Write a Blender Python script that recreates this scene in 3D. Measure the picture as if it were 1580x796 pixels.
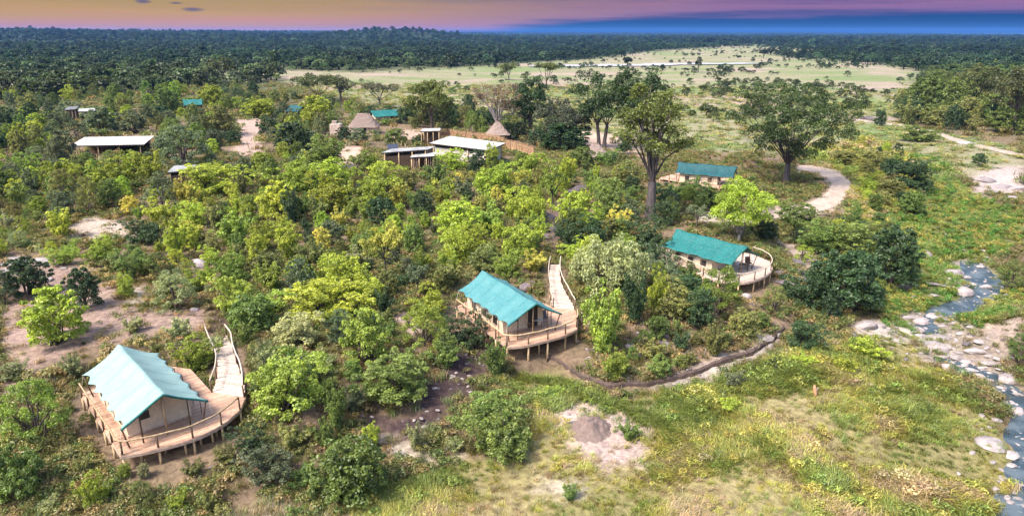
import bpy, math, random
import numpy as np
from mathutils import Vector

# ------------------------------------------------------------------ camera, sky, sun, exposure
sc = bpy.context.scene
for o in list(bpy.data.objects): bpy.data.objects.remove(o)
C = sc.collection
FPX, PITCH, CAMH = 1068.0, math.radians(18.05), 22.0
cam = bpy.data.cameras.new('camera'); camo = bpy.data.objects.new('camera', cam); C.objects.link(camo)
camo.location = (0, 0, CAMH); camo.rotation_euler = (math.pi/2 - PITCH, 0, 0)
cam.sensor_width = 36.0; cam.lens = 36.0*FPX/1580.0; cam.clip_start = 0.5; cam.clip_end = 60000
sc.camera = camo
EXPOSURE = 1.4
SUN_EL, SUN_AZ = math.radians(54), math.radians(-128)      # azimuth from +Y towards +X
sunl = bpy.data.lights.new('sun', 'SUN'); suno = bpy.data.objects.new('sun', sunl); C.objects.link(suno)
sunl.energy = 2.2; sunl.angle = math.radians(14); sunl.color = (1.0, 0.92, 0.80)
_sd = Vector((math.sin(SUN_AZ)*math.cos(SUN_EL), math.cos(SUN_AZ)*math.cos(SUN_EL), math.sin(SUN_EL)))
suno.rotation_euler = (-_sd).to_track_quat('-Z', 'Y').to_euler()
sc.view_settings.view_transform = 'Standard'; sc.view_settings.look = 'None'
sc.view_settings.exposure = EXPOSURE; sc.view_settings.gamma = 1.0
sc.view_settings.use_curve_mapping = False
sc.render.engine = 'CYCLES'
sc.cycles.use_adaptive_sampling = True; sc.cycles.adaptive_threshold = 0.02
sc.cycles.max_bounces = 4; sc.cycles.diffuse_bounces = 2; sc.cycles.transmission_bounces = 3
sc.cycles.glossy_bounces = 2; sc.cycles.volume_bounces = 0; sc.cycles.caustics_reflective = False; sc.cycles.caustics_refractive = False

def s2l(r, g, b, k=1.0):
    f = lambda c: (c/255/12.92 if c/255 <= 0.04045 else ((c/255+0.055)/1.055)**2.4)*k
    return (f(r), f(g), f(b), 1.0)

world = bpy.data.worlds.new('World'); sc.world = world; world.use_nodes = True
nt = world.node_tree; nt.nodes.clear()
def N(t, typ, **kw):
    n = t.nodes.new(typ)
    for k, v in kw.items():
        if k.startswith('i_'):
            n.inputs[k[2:].replace('_', ' ')].default_value = v
        else: setattr(n, k, v)
    return n
def math_node(t, op, a, b=None, c=None, clamp=False):
    n = t.nodes.new('ShaderNodeMath'); n.operation = op; n.use_clamp = clamp
    for i, v in enumerate((a, b, c)):
        if v is None: continue
        if isinstance(v, (int, float)): n.inputs[i].default_value = v
        else: t.links.new(v, n.inputs[i])
    return n.outputs[0]
def mapr(t, v, a, b, c=0.0, d=1.0, smooth=True):
    n = t.nodes.new('ShaderNodeMapRange'); n.interpolation_type = 'SMOOTHSTEP' if smooth else 'LINEAR'
    t.links.new(v, n.inputs[0])
    for i, x in enumerate((a, b, c, d)): n.inputs[i+1].default_value = x
    return n.outputs[0]
def mixc(t, f, a, b, blend='MIX'):
    n = t.nodes.new('ShaderNodeMix'); n.data_type = 'RGBA'; n.blend_type = blend
    for sock, v in ((n.inputs[0], f), (n.inputs[6], a), (n.inputs[7], b)):
        if isinstance(v, (int, float)): sock.default_value = v
        elif isinstance(v, tuple): sock.default_value = v if len(v) == 4 else (*v, 1)
        else: t.links.new(v, sock)
    return n.outputs[2]
def ramp(t, v, stops):
    n = t.nodes.new('ShaderNodeValToRGB'); e = n.color_ramp.elements
    while len(e) < len(stops): e.new(0.5)
    for el, (p, c) in zip(e, stops): el.position = p; el.color = c if len(c) == 4 else (*c, 1)
    t.links.new(v, n.inputs[0]); return n.outputs[0]
K = 1.0/(2**EXPOSURE)
tc = N(nt, 'ShaderNodeTexCoord'); sx = N(nt, 'ShaderNodeSeparateXYZ'); nt.links.new(tc.outputs['Generated'], sx.inputs[0])
elev = math_node(nt, 'MULTIPLY', math_node(nt, 'ARCSINE', sx.outputs[2]), 180/math.pi)
azim = math_node(nt, 'MULTIPLY', math_node(nt, 'ARCTAN2', sx.outputs[0], sx.outputs[1]), 180/math.pi)
# streaky evening cloud: noise stretched along the horizon
cv = N(nt, 'ShaderNodeCombineXYZ')
nt.links.new(math_node(nt, 'MULTIPLY', azim, 0.06), cv.inputs[0]); nt.links.new(math_node(nt, 'MULTIPLY', elev, 1.6), cv.inputs[1])
nz = N(nt, 'ShaderNodeTexNoise', i_Scale=1.0, i_Detail=6.0, i_Roughness=0.6); nt.links.new(cv.outputs[0], nz.inputs['Vector'])
streak = nz.outputs[0]
e01 = math_node(nt, 'DIVIDE', math_node(nt, 'ADD', elev, math_node(nt, 'MULTIPLY', math_node(nt, 'SUBTRACT', streak, 0.5), 2.2)), 12.0)
warm = ramp(nt, e01, [(0.0, s2l(206, 138, 138, K)), (0.05, s2l(210, 150, 122, K)), (0.11, s2l(202, 158, 94, K)), (0.17, s2l(186, 152, 90, K)), (0.24, s2l(168, 146, 104, K)), (0.6, s2l(150, 150, 150, K)), (1.0, s2l(150, 162, 180, K))])
cool = ramp(nt, e01, [(0.0, s2l(150, 112, 160, K)), (0.08, s2l(140, 104, 158, K)), (0.16, s2l(150, 108, 150, K)), (0.21, s2l(112, 90, 140, K)), (0.4, s2l(110, 108, 150, K)), (1.0, s2l(140, 156, 184, K))])
mixaz = mapr(nt, math_node(nt, 'ADD', azim, math_node(nt, 'MULTIPLY', math_node(nt, 'SUBTRACT', streak, 0.5), 14.0)), -24.0, 22.0)
dusk = mixc(nt, mixaz, warm, cool)
# long dark blue cloud bank lying on the horizon to the right
banktop = math_node(nt, 'ADD', mapr(nt, azim, -16.0, 16.0, -0.5, 1.35), math_node(nt, 'MULTIPLY', math_node(nt, 'SUBTRACT', streak, 0.5), 1.9))
bankf = mapr(nt, math_node(nt, 'SUBTRACT', banktop, elev), -0.42, 0.42)
dusk = mixc(nt, bankf, dusk, mixc(nt, mapr(nt, elev, 0.0, 1.3), s2l(26, 82, 140, K), s2l(24, 66, 124, K)))
# three small dark clouds
for (ca, ce, wa, we) in ((-23.4, 1.55, 0.85, 0.16), (-26.6, 2.0, 0.6, 0.15), (-24.5, 1.95, 0.5, 0.09)):
    q = math_node(nt, 'ADD', math_node(nt, 'POWER', math_node(nt, 'DIVIDE', math_node(nt, 'SUBTRACT', azim, ca), wa), 2.0),
                  math_node(nt, 'POWER', math_node(nt, 'DIVIDE', math_node(nt, 'SUBTRACT', elev, ce), we), 2.0))
    q = math_node(nt, 'ADD', q, math_node(nt, 'MULTIPLY', math_node(nt, 'SUBTRACT', streak, 0.5), 6.0))
    dusk = mixc(nt, mapr(nt, q, 0.1, 1.6, 0.85, 0.0), dusk, s2l(72, 74, 120, K))
sky = N(nt, 'ShaderNodeTexSky'); sky.sky_type = 'NISHITA'; sky.sun_disc = False
sky.sun_elevation = SUN_EL; sky.sun_rotation = SUN_AZ; sky.air_density = 1.0; sky.dust_density = 3.0
bg1 = N(nt, 'ShaderNodeBackground', i_Strength=0.14); nt.links.new(sky.outputs[0], bg1.inputs[0])
bg2 = N(nt, 'ShaderNodeBackground', i_Strength=1.0); nt.links.new(dusk, bg2.inputs[0])
ms = N(nt, 'ShaderNodeMixShader'); nt.links.new(mapr(nt, elev, 5.0, 26.0), ms.inputs[0])
nt.links.new(bg2.outputs[0], ms.inputs[1]); nt.links.new(bg1.outputs[0], ms.inputs[2])
wo = N(nt, 'ShaderNodeOutputWorld'); nt.links.new(ms.outputs[0], wo.inputs[0])

# ------------------------------------------------------------------ helpers
rng = np.random.default_rng(7)
def smooth(a, b, x):
    t = np.clip((x-a)/(b-a), 0, 1); return t*t*(3-2*t)
def vnoise(x, y, s, seed=0):
    x = np.asarray(x, float)/s; y = np.asarray(y, float)/s
    xi = np.floor(x); yi = np.floor(y); fx = x-xi; fy = y-yi
    fx = fx*fx*(3-2*fx); fy = fy*fy*(3-2*fy)
    def h(a, b):
        n = np.sin(a*127.1+b*311.7+seed*74.7)*43758.5453; return n-np.floor(n)
    return (h(xi, yi)*(1-fx)+h(xi+1, yi)*fx)*(1-fy)+(h(xi, yi+1)*(1-fx)+h(xi+1, yi+1)*fx)*fy
def fbm(x, y, s, seed=0, o=3):
    r = 0; a = 0.5; t = 0
    for k in range(o): r = r+a*vnoise(x, y, s/2**k, seed+k*13); t += a; a *= 0.5
    return r/t
CP, SP = math.cos(PITCH), math.sin(PITCH)
def project(p):
    p = np.asarray(p, float); x = p[..., 0]; y = p[..., 1]; z = p[..., 2]-CAMH
    d = y*CP-z*SP; v = -y*SP-z*CP
    d = np.where(d < 0.1, 0.1, d)
    return np.stack([790+FPX*x/d, 398+FPX*v/d], -1), d
def ray(px, py):
    u = (px-790)/FPX; v = (py-398)/FPX
    return np.array([u, CP-v*SP, -SP-v*CP])
def at(px, py, z):
    d = ray(px, py); t = (z-CAMH)/d[2]; return d*t+np.array([0, 0, CAMH])

# stream and bank in plan
STREAM = np.array([(20, 22), (27.5, 30), (30.5, 33.9), (33.0, 36.7), (35.3, 40.6), (36.6, 44.8), (36.4, 48.6), (36.6, 52.5), (37.2, 56.0), (40, 59.6), (45, 62.6), (49.4, 68), (53.0, 76.2), (55.5, 85), (60, 94), (71, 105), (86, 115), (110, 128)], float)
BANKX = [-200, -60, -24, -14, -8, -3, -0.7, 0.6, 3.0, 4.6, 6.7, 9.5, 12.6, 16.0, 18.7, 21.1, 25, 29, 33, 38, 48, 60, 80]
BANKY = [10, 18, 27, 31, 36, 41, 43.3, 45.0, 47.4, 44.5, 42.8, 43.3, 44.7, 46.8, 48.4, 50.8, 56, 66, 84, 100, 132, 175, 260]
def pl_dist(x, y, P):
    x = np.asarray(x, float); y = np.asarray(y, float); best = np.full(x.shape, 1e9)
    for (ax, ay), (bx, by) in zip(P[:-1], P[1:]):
        dx, dy = bx-ax, by-ay
        t = np.clip(((x-ax)*dx+(y-ay)*dy)/(dx*dx+dy*dy), 0, 1)
        best = np.minimum(best, np.hypot(x-ax-t*dx, y-ay-t*dy))
    return best
PADS = [([(-25.5, 40.5), (-19, 34.5)], 4.4, -0.75), ([(-3, 54), (2.5, 48)], 4.6, -1.0), ([(17, 66), (22.5, 62)], 5.0, -0.9), ([(26, 106), (33, 101)], 5.0, -0.25), ([(-17.9, 38.8), (-18.6, 41.5), (-20.5, 45.2)], 1.5, -0.1), ([(4.2, 53), (4.0, 58), (4.1, 64)], 1.5, -0.1)]
def Hf(x, y):
    x = np.asarray(x, float); y = np.asarray(y, float)
    d = y-np.interp(x, BANKX, BANKY)
    z = -1.5+0.35*smooth(-0.15, 0.25, d)+1.2*smooth(0, 9, d)
    z = z-1.2*smooth(118, 160, y)*smooth(-75, -25, x)
    z = z+(fbm(x, y, 14, 3)-0.5)*0.9*smooth(0, 6, np.abs(d))+(fbm(x, y, 3.2, 9)-0.5)*0.28
    ds = pl_dist(x, y, STREAM)+(fbm(x, y, 5, 21)-0.5)*2.0
    near = smooth(14, 1.5, ds)
    z = z*(1-near)+near*(-2.95+(fbm(x, y, 2.2, 5)-0.5)*0.35)
    z = z+near*(0.10+0.65*(fbm(x, y, 1.7, 25)-0.5))-0.42*smooth(2.9, 0.7, ds)
    z = z+1.6*np.exp(-(((x-43.5)/6)**2+((y-52)/5.5)**2))
    for pl_, rad, zt in PADS:
        dd = pl_dist(x, y, pl_); w_ = smooth(rad+1.6, rad, dd); z = z*(1-w_)+np.minimum(z, zt)*w_
    r = np.hypot(x, y)
    far = smooth(150, 700, r)
    z = z+far*(fbm(x, y, 420, 31)-0.5)*5
    z = z+15*np.exp(-((x+1500)/900)**2)*smooth(900, 2300, y)*(0.7+0.5*fbm(x, y, 300, 41))+8*smooth(700, 2000, y)*smooth(-500, -1500, x)
    z = z+24*np.exp(-(((x+330)/190)**2+((y-2050)/260)**2))
    z = z+12*np.exp(-(((x-300)/1500)**2+((y-6500)/800)**2))+10*np.exp(-(((x-2600)/1300)**2+((y-6800)/900)**2))
    return z
def ground_many(px, py):
    """points of the ground seen at these photo pixels"""
    px = np.asarray(px, float); py = np.asarray(py, float); u = (px-790)/FPX; v = (py-398)/FPX
    d = np.stack([u, CP-v*SP, np.minimum(-SP-v*CP, -0.004)], -1); z = np.full(px.shape, -0.8)
    for k in range(14):
        t = (z-CAMH)/d[..., 2]; z = 0.35*z+0.65*Hf(d[..., 0]*t, d[..., 1]*t)
    t = (z-CAMH)/d[..., 2]; P = d*t[..., None]; P[..., 2] = Hf(P[..., 0], P[..., 1]); return P
def ground(px, py): return ground_many(np.array([px]), np.array([py]))[0]
def inpoly(px, py, poly):
    px = np.asarray(px); py = np.asarray(py); r = np.zeros(px.shape, bool); n = len(poly)
    for i in range(n):
        x1, y1 = poly[i]; x2, y2 = poly[(i+1) % n]
        if y1 == y2: continue
        c = (y1 > py) != (y2 > py)
        r ^= c & (px < (x2-x1)*(py-y1)/(y2-y1)+x1)
    return r

class MB:
    def __init__(s): s.v = []; s.f = []
    def add(s, vs, fs):
        n = len(s.v); s.v += [tuple(map(float, v)) for v in vs]; s.f += [tuple(n+i for i in f) for f in fs]
    def box(s, c, size, ax=(1, 0, 0), up=(0, 0, 1)):
        a = Vector(ax).normalized(); u = Vector(up); b = u.cross(a).normalized(); u = a.cross(b); c = Vector(c)
        vs = [c+a*(size[0]/2*i)+b*(size[1]/2*j)+u*(size[2]/2*k) for k in (-1, 1) for j in (-1, 1) for i in (-1, 1)]
        s.add(vs, [(0, 2, 3, 1), (4, 5, 7, 6), (0, 1, 5, 4), (2, 6, 7, 3), (0, 4, 6, 2), (1, 3, 7, 5)])
    def beam(s, p, q, w, h, up=(0, 0, 1)):
        p = Vector(p); q = Vector(q); d = q-p
        if abs(d.normalized().dot(Vector(up))) > 0.98: up = (1, 0, 0)
        s.box((p+q)/2, (d.length, w, h), d, up)
    def tube(s, pts, r, n=7, cap=True):
        pts = [Vector(p) for p in pts]; rs = r if isinstance(r, (list, tuple, np.ndarray)) else [r]*len(pts)
        base = len(s.v); ref = None
        for i, p in enumerate(pts):
            t = (pts[min(i+1, len(pts)-1)]-pts[max(i-1, 0)]).normalized()
            if ref is None: ref = t.orthogonal().normalized()
            ref = (ref-t*ref.dot(t)).normalized(); b = t.cross(ref)
            for k in range(n):
                a = 2*math.pi*k/n; s.v.append(tuple(p+(ref*math.cos(a)+b*math.sin(a))*rs[i]))
        for i in range(len(pts)-1):
            for k in range(n):
                k2 = (k+1) % n; a = base+i*n
                s.f.append((a+k, a+k2, a+n+k2, a+n+k))
        if cap:
            s.f.append(tuple(base+k for k in reversed(range(n)))); s.f.append(tuple(base+(len(pts)-1)*n+k for k in range(n)))
    def prism(s, poly, z0, z1):
        n = len(poly)
        s.add([(x, y, z0) for x, y in poly]+[(x, y, z1) for x, y in poly],
              [tuple(reversed(range(n))), tuple(range(n, 2*n))]+[(i, (i+1) % n, n+(i+1) % n, n+i) for i in range(n)])
    def mesh(s, name, mat, smooth_=False):
        m = bpy.data.meshes.new(name); m.from_pydata(s.v, [], s.f); m.validate()
        if mat: m.materials.append(mat)
        if smooth_: m.polygons.foreach_set('use_smooth', [True]*len(m.polygons))
        return m
    def build(s, name, mat, parent=None, smooth_=False):
        return link(name, s.mesh(name, mat, smooth_), parent)
def link(name, mesh, parent=None, loc=None):
    o = bpy.data.objects.new(name, mesh); C.objects.link(o)
    if parent is not None: o.parent = parent
    if loc is not None: o.location = loc
    return o
def empty(name, loc=(0, 0, 0), rz=0.0):
    o = bpy.data.objects.new(name, None); C.objects.link(o); o.location = loc; o.rotation_euler = (0, 0, rz)
    o.empty_display_size = 0.3; return o
def tag(o, label=None, cat=None, group=None, kind=None):
    if label: o['label'] = label
    if cat: o['category'] = cat
    if group: o['group'] = group
    if kind: o['kind'] = kind
    return o
def np_mesh(name, V, Q, mat, shade=None, smooth_=False):
    m = bpy.data.meshes.new(name); nv = len(V); nq, k = Q.shape
    m.vertices.add(nv); m.vertices.foreach_set('co', np.ascontiguousarray(V, np.float32).ravel())
    m.loops.add(nq*k); m.loops.foreach_set('vertex_index', np.ascontiguousarray(Q, np.int32).ravel())
    m.polygons.add(nq); m.polygons.foreach_set('loop_start', np.arange(0, nq*k, k, dtype=np.int32))
    m.polygons.foreach_set('loop_total', np.full(nq, k, np.int32))
    if smooth_: m.polygons.foreach_set('use_smooth', np.ones(nq, bool))
    m.update(calc_edges=True)
    if shade is not None:
        a = m.attributes.new('shade', 'FLOAT', 'POINT'); a.data.foreach_set('value', np.ascontiguousarray(shade, np.float32))
    if mat: m.materials.append(mat)
    return m

# ------------------------------------------------------------------ materials
MATS = {}
def new_mat(name):
    m = bpy.data.materials.new(name); m.use_nodes = True; t = m.node_tree; t.nodes.clear()
    out = N(t, 'ShaderNodeOutputMaterial'); MATS[name] = m; return m, t, out
def simple(name, col, rough=0.8, var=0.25, scale=6.0, bump=0.15, stretch=None, col2=None, spec=0.3, metallic=0.0):
    m, t, out = new_mat(name)
    b = N(t, 'ShaderNodeBsdfPrincipled'); b.inputs['Roughness'].default_value = rough; b.inputs['Metallic'].default_value = metallic
    b.inputs['Specular IOR Level'].default_value = spec
    tcx = N(t, 'ShaderNodeTexCoord'); mp = N(t, 'ShaderNodeMapping'); t.links.new(tcx.outputs['Object'], mp.inputs[0])
    if stretch: mp.inputs['Scale'].default_value = stretch
    n1 = N(t, 'ShaderNodeTexNoise', i_Scale=scale, i_Detail=5.0, i_Roughness=0.65); t.links.new(mp.outputs[0], n1.inputs['Vector'])
    oi = N(t, 'ShaderNodeObjectInfo')
    f = mapr(t, n1.outputs[0], 0.3, 0.7, 0, 1)
    c2 = col2 or tuple(c*(1-var) for c in col)
    cc = mixc(t, f, tuple(c*(1+var*0.5) for c in col), c2)
    hsv = N(t, 'ShaderNodeHueSaturation'); t.links.new(cc, hsv.inputs['Color'])
    t.links.new(mapr(t, oi.outputs['Random'], 0, 1, 1-var*0.6, 1+var*0.6, False), hsv.inputs['Value'])
    t.links.new(hsv.outputs[0], b.inputs['Base Color'])
    bm = N(t, 'ShaderNodeBump', i_Strength=bump, i_Distance=0.05); t.links.new(n1.outputs[0], bm.inputs['Height']); t.links.new(bm.outputs[0], b.inputs['Normal'])
    t.links.new(b.outputs[0], out.inputs[0]); return m
def leaf_mat(name, mode, trans=0.28):
    m, t, out = new_mat(name)
    if mode == 'obj':
        oi = N(t, 'ShaderNodeObjectInfo'); col = oi.outputs['Color']
    else:
        a = N(t, 'ShaderNodeAttribute', attribute_name='col'); a.attribute_type = 'INSTANCER'; col = a.outputs['Color']
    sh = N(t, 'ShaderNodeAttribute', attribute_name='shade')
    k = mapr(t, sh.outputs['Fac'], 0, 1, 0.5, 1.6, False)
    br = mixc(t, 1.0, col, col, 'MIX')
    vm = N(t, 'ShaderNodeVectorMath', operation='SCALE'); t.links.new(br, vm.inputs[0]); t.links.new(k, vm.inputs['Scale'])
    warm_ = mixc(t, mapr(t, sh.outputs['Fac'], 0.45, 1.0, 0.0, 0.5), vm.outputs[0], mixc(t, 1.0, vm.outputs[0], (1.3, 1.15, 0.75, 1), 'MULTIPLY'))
    df = N(t, 'ShaderNodeBsdfDiffuse'); t.links.new(warm_, df.inputs[0])
    tr = N(t, 'ShaderNodeBsdfTranslucent'); t.links.new(mixc(t, 1.0, warm_, (1.3, 1.25, 0.55, 1), 'MULTIPLY'), tr.inputs[0])
    mx = N(t, 'ShaderNodeMixShader'); mx.inputs[0].default_value = trans
    t.links.new(df.outputs[0], mx.inputs[1]); t.links.new(tr.outputs[0], mx.inputs[2])
    gl = N(t, 'ShaderNodeBsdfGlossy', i_Roughness=0.45); gl.inputs[0].default_value = (0.9, 0.9, 0.9, 1)
    mg = N(t, 'ShaderNodeMixShader'); mg.inputs[0].default_value = 0.03
    t.links.new(mx.outputs[0], mg.inputs[1]); t.links.new(gl.outputs[0], mg.inputs[2])
    t.links.new(mg.outputs[0], out.inputs[0]); return m
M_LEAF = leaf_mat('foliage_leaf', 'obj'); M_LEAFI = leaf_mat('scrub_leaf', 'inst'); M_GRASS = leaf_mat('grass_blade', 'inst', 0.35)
M_BARK = simple('bark_brown', (0.11, 0.085, 0.07), 0.95, 0.5, 9, 0.6, (1, 1, 0.25))
M_BARKP = simple('bark_pale', (0.30, 0.26, 0.25), 0.9, 0.4, 7, 0.5, (1, 1, 0.3))
M_BARKD = simple('bark_dark_grey', (0.055, 0.045, 0.045), 0.95, 0.5, 5, 0.8, (1, 1, 0.2), (0.13, 0.11, 0.11))
M_PLANK = simple('weathered_plank', (0.55, 0.40, 0.31), 0.75, 0.35, 5, 0.2, (1, 1, 1))
M_PLANKW = simple('pale_walkway_plank', (0.58, 0.46, 0.38), 0.8, 0.35, 5, 0.2)
M_PLANKR = simple('reddish_deck_plank', (0.40, 0.22, 0.14), 0.6, 0.45, 4, 0.2, None, (0.54, 0.37, 0.27))
M_POLE = simple('tan_timber_pole', (0.50, 0.36, 0.21), 0.8, 0.4, 8, 0.2, (1, 1, 0.3))
M_POLED = simple('dark_timber_pole', (0.17, 0.11, 0.07), 0.8, 0.4, 8, 0.2, (1, 1, 0.3))
M_RAIL = simple('pale_timber_rail', (0.62, 0.52, 0.41), 0.8, 0.3, 6, 0.2)
M_CREAM = simple('cream_canvas', (0.72, 0.58, 0.43), 0.85, 0.15, 2.5, 0.25)
M_MESHW = simple('tent_window_mesh', (0.06, 0.05, 0.045), 0.8, 0.2)
M_CLOTHW = simple('white_cloth', (0.72, 0.70, 0.68), 0.85, 0.1)
M_TRIM = simple('dark_green_trim', (0.02, 0.13, 0.12), 0.7, 0.2)
M_ROPE = simple('guy_rope', (0.55, 0.50, 0.42), 0.9, 0.1)
M_THATCH = simple('grey_thatch', (0.27, 0.205, 0.175), 0.95, 0.45, 10, 0.9, (1, 1, 0.25))
M_STONE = simple('stone_wall_pink', (0.52, 0.40, 0.34), 0.9, 0.4, 3, 0.6)
M_PLASTER = simple('white_plaster', (0.52, 0.48, 0.43), 0.9, 0.2, 1.5, 0.1)
M_ROOFW = simple('white_sheet_roof', (0.47, 0.45, 0.42), 0.6, 0.35, 0.8, 0.05, None, (0.34, 0.32, 0.29))
M_ROOFG = simple('grey_sheet_roof', (0.42, 0.42, 0.42), 0.5, 0.3, 0.8, 0.05, None, (0.30, 0.29, 0.28))
M_REED = simple('reed_fence', (0.38, 0.23, 0.135), 0.95, 0.5, 6, 0.4, (1, 1, 0.3))
M_DARK = simple('dark_interior', (0.03, 0.025, 0.022), 0.9, 0.3)
M_ROCK = simple('grey_pink_rock', (0.34, 0.29, 0.28), 0.9, 0.4, 1.6, 0.8, None, (0.20, 0.17, 0.18))
M_ROCKD = simple('dark_purple_rock', (0.085, 0.068, 0.078), 0.9, 0.5, 1.6, 0.8, None, (0.19, 0.16, 0.17))
M_ROCKP = simple('pale_stream_rock', (0.35, 0.31, 0.295), 0.85, 0.35, 2.0, 0.7, None, (0.20, 0.165, 0.16))
M_EARTH = simple('dark_earth', (0.05, 0.034, 0.03), 1.0, 0.5, 5, 1.0, None, (0.10, 0.072, 0.06))
M_MOUND = simple('dug_soil', (0.12, 0.085, 0.075), 1.0, 0.5, 4, 1.0, None, (0.20, 0.15, 0.13))
M_PAN = simple('solar_glass', (0.05, 0.06, 0.09), 0.2, 0.2)
def canvas(name, col, fade):
    m, t, out = new_mat(name); b = N(t, 'ShaderNodeBsdfPrincipled', i_Roughness=0.62); b.inputs['Specular IOR Level'].default_value = 0.35
    tcx = N(t, 'ShaderNodeTexCoord')
    n1 = N(t, 'ShaderNodeTexNoise', i_Scale=0.8, i_Detail=6.0, i_Roughness=0.6); t.links.new(tcx.outputs['Object'], n1.inputs['Vector'])
    n2 = N(t, 'ShaderNodeTexNoise', i_Scale=5.0, i_Detail=4.0); t.links.new(tcx.outputs['Object'], n2.inputs['Vector'])
    c = mixc(t, mapr(t, n1.outputs[0], 0.35, 0.7), col, fade)
    n3 = N(t, 'ShaderNodeTexNoise', i_Scale=2.0, i_Detail=6.0, i_Roughness=0.7); mpx = N(t, 'ShaderNodeMapping'); mpx.inputs['Scale'].default_value = (1.6, 0.35, 0.35); t.links.new(tcx.outputs['Object'], mpx.inputs[0]); t.links.new(mpx.outputs[0], n3.inputs['Vector'])
    c = mixc(t, mapr(t, n3.outputs[0], 0.52, 0.78, 0, 0.45), c, mixc(t, 1.0, c, (0.62, 0.66, 0.64, 1), 'MULTIPLY'))
    c = mixc(t, mapr(t, n2.outputs[0], 0.4, 0.75, 0, 0.10), c, (0.45, 0.5, 0.45, 1))
    t.links.new(c, b.inputs['Base Color'])
    bm = N(t, 'ShaderNodeBump', i_Strength=0.25, i_Distance=0.08); t.links.new(n1.outputs[0], bm.inputs['Height']); t.links.new(bm.outputs[0], b.inputs['Normal'])
    t.links.new(b.outputs[0], out.inputs[0]); return m
M_FLY1 = canvas('pale_teal_canvas', (0.225, 0.365, 0.35), (0.27, 0.40, 0.375))
M_FLY2 = canvas('teal_canvas', (0.05, 0.20, 0.215), (0.085, 0.245, 0.255))
M_FLY3 = canvas('deep_teal_canvas', (0.002, 0.115, 0.112), (0.007, 0.145, 0.138))
M_FLY4 = canvas('dark_teal_canvas', (0.0, 0.055, 0.068), (0.0, 0.075, 0.088))

# ------------------------------------------------------------------ ground sheet
def axis_pts(lo, f0, f1, hi, s, g):
    a = list(np.arange(f0, f1, s)); d = s; x = a[-1]
    while x < hi: d *= g; x += d; a.append(x)
    d = s; x = f0; pre = []
    while x > lo: d *= g; x -= d; pre.append(x)
    return np.array(pre[::-1]+a)
gx = axis_pts(-16000, -44, 50, 16000, 0.42, 1.055)
gy = axis_pts(-300, 18, 76, 16000, 0.42, 1.0135 if False else 1.016)
X, Y = np.meshgrid(gx, gy); Z = Hf(X, Y)
V = np.stack([X, Y, Z], -1).reshape(-1, 3)
ny, nx = X.shape; ii = np.arange(nx*ny).reshape(ny, nx)
Q = np.stack([ii[:-1, :-1], ii[:-1, 1:], ii[1:, 1:], ii[1:, :-1]], -1).reshape(-1, 4)

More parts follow.
